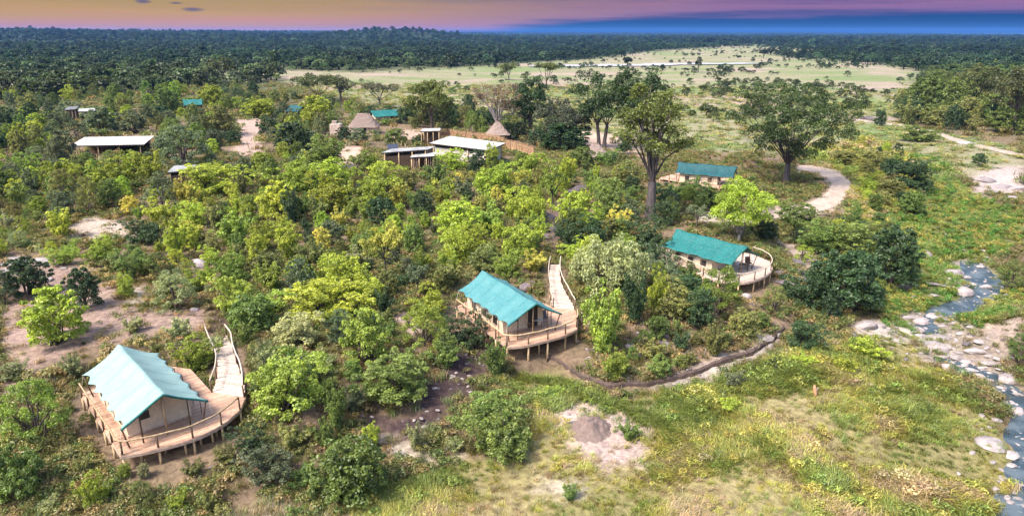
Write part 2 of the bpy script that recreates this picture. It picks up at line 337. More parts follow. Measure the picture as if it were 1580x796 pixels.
# soil zones: (colour, outline in the photograph's pixel grid, cast on to the ground)
SANDP = (0.50, 0.37, 0.30); PALE = (0.52, 0.45, 0.38); PURP = (0.33, 0.235, 0.20); DARKS = (0.075, 0.05, 0.05); DRY = (0.30, 0.25, 0.12)
BARE = [  # no grass grows here
 (SANDP, [(372, 186), (398, 181), (406, 200), (399, 215), (403, 240), (385, 252), (362, 243), (362, 225), (376, 206)]),
 (PURP, [(0, 395), (60, 392), (120, 410), (170, 440), (200, 470), (250, 490), (220, 510), (150, 520), (100, 545), (60, 575), (0, 580)]),
 (PURP, [(130, 500), (180, 480), (250, 480), (322, 468), (330, 500), (290, 520), (240, 515), (200, 530), (130, 525)]),
 (PURP, [(0, 585), (40, 575), (70, 590), (30, 610), (0, 615)]),
 (PALE, [(190, 440), (240, 452), (235, 470), (200, 468)]),
 ((0.42, 0.34, 0.285), [(105, 345), (150, 335), (200, 345), (205, 365), (150, 372), (115, 362)]),
 (PURP, [(280, 400), (330, 395), (345, 410), (335, 425), (285, 420)]),
 (DARKS, [(318, 470), (352, 465), (358, 490), (350, 522), (318, 520), (322, 495)]),
 (DARKS, [(690, 545), (740, 540), (760, 575), (745, 600), (700, 620), (690, 660), (650, 690), (600, 680), (560, 650), (540, 620), (600, 640), (640, 640), (650, 600)]),
 (PALE, [(590, 680), (620, 690), (660, 705), (720, 700), (700, 715), (640, 722), (600, 705)]),
 ((0.44, 0.34, 0.305), [(845, 620), (905, 612), (950, 632), (992, 648), (1015, 668), (1032, 702), (1008, 720), (965, 712), (948, 732), (920, 730), (895, 705), (875, 668)]),
 (PURP, [(0, 756), (40, 770), (20, 796), (0, 796)]),
 (PALE, [(385, 788), (450, 765), (490, 770), (470, 790), (420, 796), (385, 796)]),
 (PALE, [(830, 735), (880, 748), (915, 765), (880, 775), (835, 755)]),
 (SANDP, [(1040, 690), (1070, 686), (1085, 700), (1055, 712)]),
 ((0.16, 0.11, 0.10), [(838, 405), (868, 405), (868, 330), (900, 300), (905, 280), (880, 285), (840, 335)]),
 (SANDP, [(610, 460), (660, 480), (650, 520), (620, 530), (600, 500)]),
 ((0.45, 0.36, 0.30), [(1225, 258), (1262, 252), (1300, 268), (1318, 285), (1310, 305), (1280, 330), (1235, 345), (1195, 340), (1160, 330), (1185, 318), (1240, 318), (1270, 300), (1280, 285), (1262, 270), (1230, 268)]),
 ((0.45, 0.36, 0.30), [(1190, 362), (1215, 372), (1255, 400), (1262, 410), (1245, 412), (1210, 390)]),
 ((0.42, 0.36, 0.31), [(1060, 330), (1120, 325), (1180, 340), (1160, 350), (1080, 348)]),
 ((0.47, 0.39, 0.37), [(1500, 275), (1530, 258), (1580, 255), (1580, 312), (1540, 300), (1505, 298)]),
 ((0.33, 0.26, 0.22), [(1530, 500), (1580, 478), (1580, 530), (1540, 545), (1505, 520), (1500, 505)]),
 ((0.27, 0.225, 0.185), [(1375, 478), (1420, 480), (1470, 486), (1500, 500), (1540, 520), (1560, 560), (1580, 590), (1580, 625), (1535, 600), (1490, 585), (1440, 560), (1400, 520)]),
 ((0.38, 0.30, 0.26), [(1470, 400), (1520, 405), (1535, 440), (1500, 465), (1480, 440)]),
 ((0.34, 0.27, 0.24), [(1440, 520), (1475, 545), (1520, 560), (1530, 590), (1490, 590), (1440, 560)]),
 ((0.42, 0.36, 0.33), [(1010, 592), (1060, 572), (1130, 545), (1180, 520), (1215, 525), (1200, 545), (1130, 575), (1070, 598), (1020, 606)]),
 ((0.47, 0.42, 0.38), [(1315, 495), (1345, 488), (1400, 505), (1480, 545), (1460, 552), (1390, 525), (1325, 515)]),
 (SANDP, [(505, 270), (560, 262), (560, 225), (530, 222), (515, 240)]),
 (SANDP, [(590, 205), (660, 200), (660, 215), (600, 220)]),
 (SANDP, [(880, 200), (920, 205), (1000, 215), (1000, 240), (950, 235), (880, 225)]),
]
GRASSZ = [(760, 585), (850, 575), (950, 615), (1060, 600), (1190, 560), (1330, 505), (1400, 530), (1470, 590), (1530, 650), (1580, 720), (1580, 830), (520, 830), (560, 760), (690, 715), (800, 690), (830, 640), (790, 610)]
GREENZ = [(1360, 335), (1440, 290), (1390, 240), (1440, 235), (1500, 300), (1580, 330), (1580, 380), (1530, 400), (1580, 440), (1580, 480), (1480, 520), (1420, 530), (1370, 500), (1350, 440), (1400, 390)]
BANKZ = [(1190, 230), (1330, 215), (1400, 240), (1440, 290), (1360, 335), (1400, 390), (1390, 420), (1330, 345), (1300, 330), (1320, 280), (1240, 250)]
PLAINZ = [(200, 101), (262, 99), (330, 116), (420, 108), (560, 112), (720, 104), (900, 92), (1000, 80), (1150, 68), (1260, 76), (1190, 86), (1330, 96), (1420, 106), (1380, 190), (1580, 232), (1580, 300), (1330, 215), (1190, 235), (1080, 235), (830, 200), (700, 180), (560, 160), (480, 140), (430, 122), (340, 124), (210, 108)]
SLOPEZ = [(880, 520), (960, 480), (1060, 470), (1190, 460), (1200, 520), (1060, 575), (940, 595), (860, 545)]
def zone_cols(P3):
    """real soil colours for points on the ground, plus a mask where nothing grows"""
    px, dep = project(P3); wob = np.maximum(260.0/np.maximum(dep, 20), 1.1)
    wx = px[:, 0]+(fbm(P3[:, 0], P3[:, 1], 2.6, 51)-0.5)*wob*9; wy = px[:, 1]+(fbm(P3[:, 0], P3[:, 1], 2.6, 77)-0.5)*wob*5
    front = P3[:, 1] > 8
    n = len(P3); col = np.tile(np.array([0.20, 0.145, 0.10]), (n, 1))
    fn = fbm(P3[:, 0], P3[:, 1], 6, 61)[:, None]
    col = col*(0.75+0.5*fn)
    r = np.hypot(P3[:, 0], P3[:, 1])
    # far woodland floor
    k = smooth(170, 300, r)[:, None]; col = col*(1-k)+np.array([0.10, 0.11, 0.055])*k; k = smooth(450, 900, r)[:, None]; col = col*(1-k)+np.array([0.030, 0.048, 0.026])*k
    WX = [(wx, wy)]+[(px[:, 0]+(vnoise(P3[:, 0], P3[:, 1], 1.3, sd)-0.5)*wob*11, px[:, 1]+(vnoise(P3[:, 0], P3[:, 1], 1.3, sd+5)-0.5)*wob*7) for sd in (151, 161, 171)]
    WX.append((px[:, 0]+(vnoise(P3[:, 0], P3[:, 1], 0.5, 191)-0.5)*wob*8, px[:, 1]+(vnoise(P3[:, 0], P3[:, 1], 0.5, 195)-0.5)*wob*5))
    def put(poly, c):
        q = np.array(poly, float); sub = np.nonzero(front & (px[:, 0] > q[:, 0].min()-70) & (px[:, 0] < q[:, 0].max()+70) & (px[:, 1] > q[:, 1].min()-50) & (px[:, 1] < q[:, 1].max()+50))[0]
        am = np.zeros(n)
        if len(sub):
            am[sub] = sum(inpoly(a_[sub], b_[sub], poly).astype(float) for a_, b_ in WX)/len(WX)
            c = np.asarray(c); k_ = am[sub][:, None]; col[sub] = col[sub]*(1-k_)+(c if c.ndim == 1 else c[sub])*k_
        return am
    f2 = fbm(P3[:, 0], P3[:, 1], 30, 71)[:, None]; f3 = fbm(P3[:, 0]*0.35, P3[:, 1], 16, 81)[:, None]
    plain = np.array([0.28, 0.26, 0.165])*(1-smooth(0.40, 0.62, f3))+np.array([0.19, 0.235, 0.10])*smooth(0.40, 0.62, f3)
    plain = plain*(1-smooth(0.55, 0.72, f2))+np.array([0.36, 0.28, 0.235])*smooth(0.55, 0.72, f2)
    put(PLAINZ, plain)
    g = np.array([0.21, 0.19, 0.075])*(1-fn)+np.array([0.32, 0.265, 0.14])*fn
    put(GRASSZ, g); put(BANKZ, np.array([0.26, 0.23, 0.10])*(0.7+0.6*fn))
    put(GREENZ, np.array([0.15, 0.16, 0.06])*(0.6+0.8*fn))
    put(SLOPEZ, np.array([0.26, 0.19, 0.13])*(0.6+0.7*fn))
    bare = np.zeros(n)
    for c, poly in BARE: bare = np.maximum(bare, put(poly, np.asarray(c)*(0.72+0.5*fn)))
    return col, bare, wx, wy
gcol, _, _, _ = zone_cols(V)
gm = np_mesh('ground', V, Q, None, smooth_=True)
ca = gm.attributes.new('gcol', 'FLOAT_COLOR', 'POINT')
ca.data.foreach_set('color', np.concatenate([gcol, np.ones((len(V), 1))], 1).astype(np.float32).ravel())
m, t, out = new_mat('savanna_soil'); b = N(t, 'ShaderNodeBsdfPrincipled', i_Roughness=0.95); b.inputs['Specular IOR Level'].default_value = 0.15
a = N(t, 'ShaderNodeAttribute', attribute_name='gcol'); g = N(t, 'ShaderNodeNewGeometry')
n1 = N(t, 'ShaderNodeTexNoise', i_Scale=2.4, i_Detail=8.0, i_Roughness=0.7); t.links.new(g.outputs['Position'], n1.inputs['Vector'])
n2 = N(t, 'ShaderNodeTexNoise', i_Scale=0.35, i_Detail=6.0, i_Roughness=0.6); t.links.new(g.outputs['Position'], n2.inputs['Vector'])
n3 = N(t, 'ShaderNodeTexVoronoi', i_Scale=3.5); t.links.new(g.outputs['Position'], n3.inputs['Vector'])
c = mixc(t, mapr(t, n1.outputs[0], 0.3, 0.7), mixc(t, 1.0, a.outputs['Color'], (0.62, 0.58, 0.60, 1), 'MULTIPLY'), mixc(t, 1.0, a.outputs['Color'], (1.32, 1.3, 1.25, 1), 'MULTIPLY'))
c = mixc(t, mapr(t, n2.outputs[0], 0.35, 0.7, 0, 0.5), c, mixc(t, 1.0, c, (0.7, 0.78, 0.66, 1), 'MULTIPLY'))
c = mixc(t, mapr(t, n3.outputs['Distance'], 0.12, 0.05, 0, 0.5), c, (0.40, 0.35, 0.32, 1))
t.links.new(c, b.inputs['Base Color'])
bm = N(t, 'ShaderNodeBump', i_Strength=0.7, i_Distance=0.18); t.links.new(n1.outputs[0], bm.inputs['Height']); t.links.new(bm.outputs[0], b.inputs['Normal'])
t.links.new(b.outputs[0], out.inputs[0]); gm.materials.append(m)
tag(link('ground', gm), 'rough savanna ground of brown soil, sand and dry grass', kind='structure')

# ------------------------------------------------------------------ dirt tracks and water (draped sheets)
def ribbon(name, pts, widths, mat, lift, label, jitter=0.25, step=0.7, zfix=None, crown=0.0):
    P = np.array(pts, float); seg = np.hypot(*np.diff(P, axis=0).T); s = np.concatenate([[0], np.cumsum(seg)])
    n = max(4, int(s[-1]/step)); u = np.linspace(0, s[-1], n)
    def cr(vals):   # smooth interpolation
        vals = np.asarray(vals, float); return np.interp(u, s, vals)
    x = cr(P[:, 0]); y = cr(P[:, 1]); ker = np.ones(7)/7
    xs = np.convolve(np.pad(x, 3, 'edge'), ker, 'valid'); ys = np.convolve(np.pad(y, 3, 'edge'), ker, 'valid')
    w = cr(widths)
    tx = np.gradient(xs); ty = np.gradient(ys); L = np.hypot(tx, ty); tx /= L; ty /= L
    k = 9; rows = []
    jl = (fbm(u, u*0+1, 3.0, 5)-0.5)*2*jitter; jr = (fbm(u, u*0+40, 3.0, 8)-0.5)*2*jitter
    for j in range(k):
        f = j/(k-1)*2-1
        off = f*w/2+np.where(f < 0, jl, jr)*abs(f)*w
        px_ = xs-ty*off; py_ = ys+tx*off
        z_ = (Hf(px_, py_)+lift) if zfix is None else np.full(n, zfix)
        rows.append(np.stack([px_, py_, z_], -1))
    R = np.stack(rows, 1); idx = np.arange(n*k).reshape(n, k)
    Qr = np.stack([idx[:-1, :-1], idx[1:, :-1], idx[1:, 1:], idx[:-1, 1:]], -1).reshape(-1, 4)
    return tag(link(name, np_mesh(name, R.reshape(-1, 3), Qr, mat, smooth_=True)), label, kind='structure')
M_TRACK = simple('pale_sand_track', (0.39, 0.31, 0.255), 0.95, 0.3, 1.2, 0.5, None, (0.28, 0.215, 0.175))
def gpts(l): return [tuple(ground(*p)[:2]) for p in l]
ribbon('dirt_track', gpts([(1228, 256), (1250, 262), (1282, 270), (1300, 281), (1298, 296), (1282, 310), (1258, 321), (1225, 328), (1190, 328), (1150, 330)]), [3.4]*7+[3.0, 2.6, 2.0], M_TRACK, 0.07, 'pale sandy track curving past the big spreading tree', 0.15)
ribbon('dirt_track', gpts([(1195, 366), (1215, 376), (1238, 392), (1258, 408)]), [1.6, 1.8, 2.0, 1.5], M_TRACK, 0.07, 'short sandy path behind the bright teal tent', 0.2)
ribbon('dirt_track', gpts([(1315, 184), (1370, 190), (1430, 203), (1480, 218), (1530, 231), (1590, 243)]), [5, 5, 4.5, 4, 3.6, 3.2], M_TRACK, 0.09, 'long pale sandy track below the dark wood', 0.2)
ribbon('dirt_track', gpts([(386, 184), (388, 200), (386, 216), (383, 232), (380, 246)]), [6, 5, 4, 5, 4], simple('pink_sand_track', (0.46, 0.33, 0.27), 0.95, 0.3, 1.2, 0.5), 0.08, 'pinkish sandy opening in the bush behind the round bushes', 0.2)
m, t, out = new_mat('stream_water'); b = N(t, 'ShaderNodeBsdfPrincipled', i_Roughness=0.12); b.inputs['IOR'].default_value = 1.33
g = N(t, 'ShaderNodeNewGeometry'); n1 = N(t, 'ShaderNodeTexNoise', i_Scale=2.2, i_Detail=5.0, i_Roughness=0.65); t.links.new(g.outputs['Position'], n1.inputs['Vector'])
n2 = N(t, 'ShaderNodeTexNoise', i_Scale=0.6, i_Detail=3.0); t.links.new(g.outputs['Position'], n2.inputs['Vector'])
c = mixc(t, mapr(t, n2.outputs[0], 0.4, 0.65), (0.035, 0.055, 0.07, 1), (0.10, 0.125, 0.14, 1))
c = mixc(t, mapr(t, n1.outputs[0], 0.60, 0.74, 0, 0.7), c, (0.5, 0.52, 0.52, 1))
t.links.new(c, b.inputs['Base Color'])
bm = N(t, 'ShaderNodeBump', i_Strength=0.5, i_Distance=0.1); t.links.new(n1.outputs[0], bm.inputs['Height']); t.links.new(bm.outputs[0], b.inputs['Normal'])
t.links.new(b.outputs[0], out.inputs[0]); M_WATER = m
ribbon('stream_water', STREAM[:13], [4.2]*4+[4.6, 5.4, 6.4, 6.8, 7.4, 7.0, 5.6, 4.2, 2.0], M_WATER, 0, 'shallow rocky stream running down the valley', 0.12, zfix=-3.08)
m, t, out = new_mat('river_water'); b = N(t, 'ShaderNodeBsdfPrincipled', i_Roughness=0.25)
b.inputs['Base Color'].default_value = (0.55, 0.53, 0.50, 1); t.links.new(b.outputs[0], out.inputs[0])
rp = gpts([(800, 103.5), (870, 103), (930, 101.5), (1000, 100.5), (1070, 99.5), (1150, 99), (1200, 99.5)])
ribbon('river_water', rp, [14, 30, 34, 36, 30, 22, 8], m, 0.5, 'thin pale river gleaming across the far plain', 0.25, step=8)

# ------------------------------------------------------------------ foliage meshes
def leaf_cloud(r, cl, per, size, up=0.35, asp=0.62, droop=0.0, jit=0.55, hollow=0.45):
    """cl: rows of clump centre xyz + radius. returns V, Q, shade"""
    cl = np.asarray(cl, float); n = len(cl)*per
    c = np.repeat(cl, per, 0)
    d = r.normal(size=(n, 3)); d /= np.linalg.norm(d, axis=1)[:, None]
    d[:, 2] = np.where(d[:, 2] < -0.35, -d[:, 2], d[:, 2])
    rad = hollow+(1-hollow)*r.random(n)**0.6
    p = c[:, :3]+d*(c[:, 3]*rad)[:, None]*np.array([1, 1, 0.85])
    nrm = d*0.7+np.array([0, 0, up])+r.normal(size=(n, 3))*jit; nrm /= np.linalg.norm(nrm, axis=1)[:, None]
    tt = r.normal(size=(n, 3))+np.array([0, 0, -droop*3]); tt -= nrm*(tt*nrm).sum(1)[:, None]; tt /= np.linalg.norm(tt, axis=1)[:, None]
    bb = np.cross(nrm, tt); s = (size*(0.6+0.8*r.random(n)))[:, None]
    V = np.stack([p-tt*s*0.5, p+bb*s*asp*0.5+nrm*s*0.08, p+tt*s*0.5, p-bb*s*asp*0.5+nrm*s*0.08], 1).reshape(-1, 3)
    Q = np.arange(n*4).reshape(-1, 4)
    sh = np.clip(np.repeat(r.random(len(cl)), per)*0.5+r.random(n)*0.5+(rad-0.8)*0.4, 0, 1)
    return V, Q, np.repeat(sh, 4)
def stems(tips, base_r, z0=-0.05, spread=0.06, r=None, fork=0.35, thick=0.025, n=5):
    mb = MB()
    for (x, y, z) in tips:
        a = np.array([r.normal()*spread, r.normal()*spread, z0]); e = np.array([x, y, z])
        m1 = a*0.6+e*0.4; m1[2] = z0+(z-z0)*0.5; m1[:2] *= 0.75
        mb.tube([a, m1, e], [thick, thick*0.7, thick*0.25], n, False)
    return mb
def make_bush(seed, fam):
    """crown about 1 wide, 1 high, standing on z = 0"""
    r = np.random.default_rng(seed); cl = []
    if fam == 'round':
        for k in range(80):
            d = r.normal(size=3); d /= np.linalg.norm(d); d[2] = abs(d[2])*1.2-0.6
            q = 0.62+0.38*r.random()
            cl.append((d[0]*0.42*q, d[1]*0.42*q, max(0.07, 0.47+d[2]*0.76*q), 0.065+0.06*r.random()))
        for k in range(34):
            d = r.normal(size=3); d /= np.linalg.norm(d); d[2] = abs(d[2]); cl.append((d[0]*0.46, d[1]*0.46, 0.46+d[2]*0.49, 0.04+0.03*r.random()))
        cl += [(0, 0, .3, .2), (.1, .1, .4, .2), (-.1, 0, .5, .2)]
        V, Q, s = leaf_cloud(r, cl, 92, 0.040); tips = [c[:3] for c in cl[:14]]
    elif fam == 'loose':
        tips = []
        for k in range(18):
            a = r.random()*6.283; l = 0.12+0.36*r.random(); top = (0.5+0.5*r.random())*(1.12-l)
            tips.append((math.cos(a)*l, math.sin(a)*l, top))
        for (x, y, z) in tips:
            for f in (0.12, 0.3, 0.5, 0.68, 0.84, 1.0):
                cl.append((x*f+r.normal()*0.035, y*f+r.normal()*0.035, z*f**0.8, 0.12*(1.2-0.62*f)))
        V, Q, s = leaf_cloud(r, cl, 74, 0.041, jit=0.7)
    elif fam == 'lumpy':
        lob = [(r.normal()*0.2, r.normal()*0.2, 0.3+0.45*r.random(), 0.18+0.1*r.random()) for _ in range(8)]+[(math.cos(k*1.05)*0.27, math.sin(k*1.05)*0.27, 0.16+0.1*r.random(), 0.16) for k in range(6)]
        for (x, y, z, rr) in lob:
            for k in range(11):
                d = r.normal(size=3); d /= np.linalg.norm(d); d[2] = d[2]*0.8+0.2
                cl.append((x+d[0]*rr, y+d[1]*rr, max(0.08, z+d[2]*rr), 0.055+0.05*r.random()))
        for k in range(44):
            x, y, z, rr = lob[k % len(lob)]; d = r.normal(size=3); d /= np.linalg.norm(d); d[2] = abs(d[2])*1.1; q = 1.0+0.22*r.random(); cl.append((x+d[0]*rr*q, y+d[1]*rr*q, max(0.06, z+d[2]*rr*q), 0.035+0.03*r.random()))
        V, Q, s = leaf_cloud(r, cl, 52, 0.039, jit=0.65); tips = [l[:3] for l in lob]
    elif fam == 'fine':
        for k in range(80):
            d = r.normal(size=3); d /= np.linalg.norm(d); d[2] = abs(d[2])*1.25-0.55; q = 0.5+0.5*r.random()**0.5
            cl.append((d[0]*0.44*q, d[1]*0.44*q, max(0.05, 0.46+d[2]*0.68*q), 0.05+0.05*r.random()))
        V, Q, s = leaf_cloud(r, cl, 95, 0.032, up=0.2, asp=0.4, jit=0.8, hollow=0.2); tips = [c[:3] for c in cl[:14]]
    elif fam == 'small_tree':
        tips = []
        for k in range(10):
            a = r.random()*6.283; l = 0.36*math.sqrt(r.random()); tips.append((math.cos(a)*l, math.sin(a)*l, 0.6+0.35*(1-l/0.4)*r.random()+0.05))
        for (x, y, z) in tips:
            for k in range(7): cl.append((x+r.normal()*0.075, y+r.normal()*0.075, z+r.normal()*0.06, 0.06+0.05*r.random()))
        V, Q, s = leaf_cloud(r, cl, 80, 0.040, jit=0.6)
        st = MB(); st.tube([(0, 0, -0.05), (0.01, 0, 0.2), (0.02, 0.01, 0.42)], [0.028, 0.022, 0.017], 7, False)
        for tpt in tips: st.tube([(0.02, 0.01, 0.36), (tpt[0]*0.5, tpt[1]*0.5, 0.36+(tpt[2]-0.36)*0.6), tpt], [0.014, 0.01, 0.004], 5, False)
        return np_mesh('crown', V, Q, M_LEAF, s), st.mesh('trunk', M_BARK, True)
    elif fam == 'weep':
        for k in range(70):
            d = r.normal(size=3); d /= np.linalg.norm(d); d[2] = abs(d[2]); q = 0.6+0.4*r.random()
            top = (d[0]*0.45*q, d[1]*0.45*q, 0.3+d[2]*0.62*q)
            for j in range(4):
                zz = top[2]-j*0.07
                if zz > 0.1: cl.append((top[0]*(1+0.05*j), top[1]*(1+0.05*j), zz, 0.05+0.02*r.random()))
        V, Q, s = leaf_cloud(r, cl, 40, 0.042, up=0.1, asp=0.32, droop=1.0, jit=0.6); tips = [(c[0]*.8, c[1]*.8, c[2]) for c in cl[:60:5]]
    st = stems(tips, 0.02, r=r, thick=0.018 if fam != 'weep' else 0.03)
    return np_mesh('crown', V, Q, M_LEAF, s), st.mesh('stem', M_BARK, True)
FAMS = {f: [make_bush(100*i+s, f) for s in range(n)] for i, (f, n) in enumerate([('round', 4), ('loose', 4), ('lumpy', 4), ('fine', 3), ('small_tree', 3), ('weep', 1)])}
COLS = {'L': (0.315, 0.385, 0.05), 'Y': (0.45, 0.45, 0.09), 'G': (0.15, 0.215, 0.052), 'D': (0.052, 0.092, 0.036), 'O': (0.19, 0.21, 0.065), 'B': (0.135, 0.17, 0.09), 'W': (0.30, 0.34, 0.16), 'E': (0.24, 0.325, 0.055)}
CNAME = {'L': 'lime green', 'Y': 'yellow', 'G': 'mid green', 'D': 'dark green', 'O': 'olive green', 'B': 'grey green', 'W': 'pale silvery green', 'E': 'fresh green'}
FNAME = {'round': 'rounded', 'loose': 'loose upright', 'lumpy': 'lumpy', 'fine': 'fine leaved', 'small_tree': 'small', 'weep': 'weeping'}

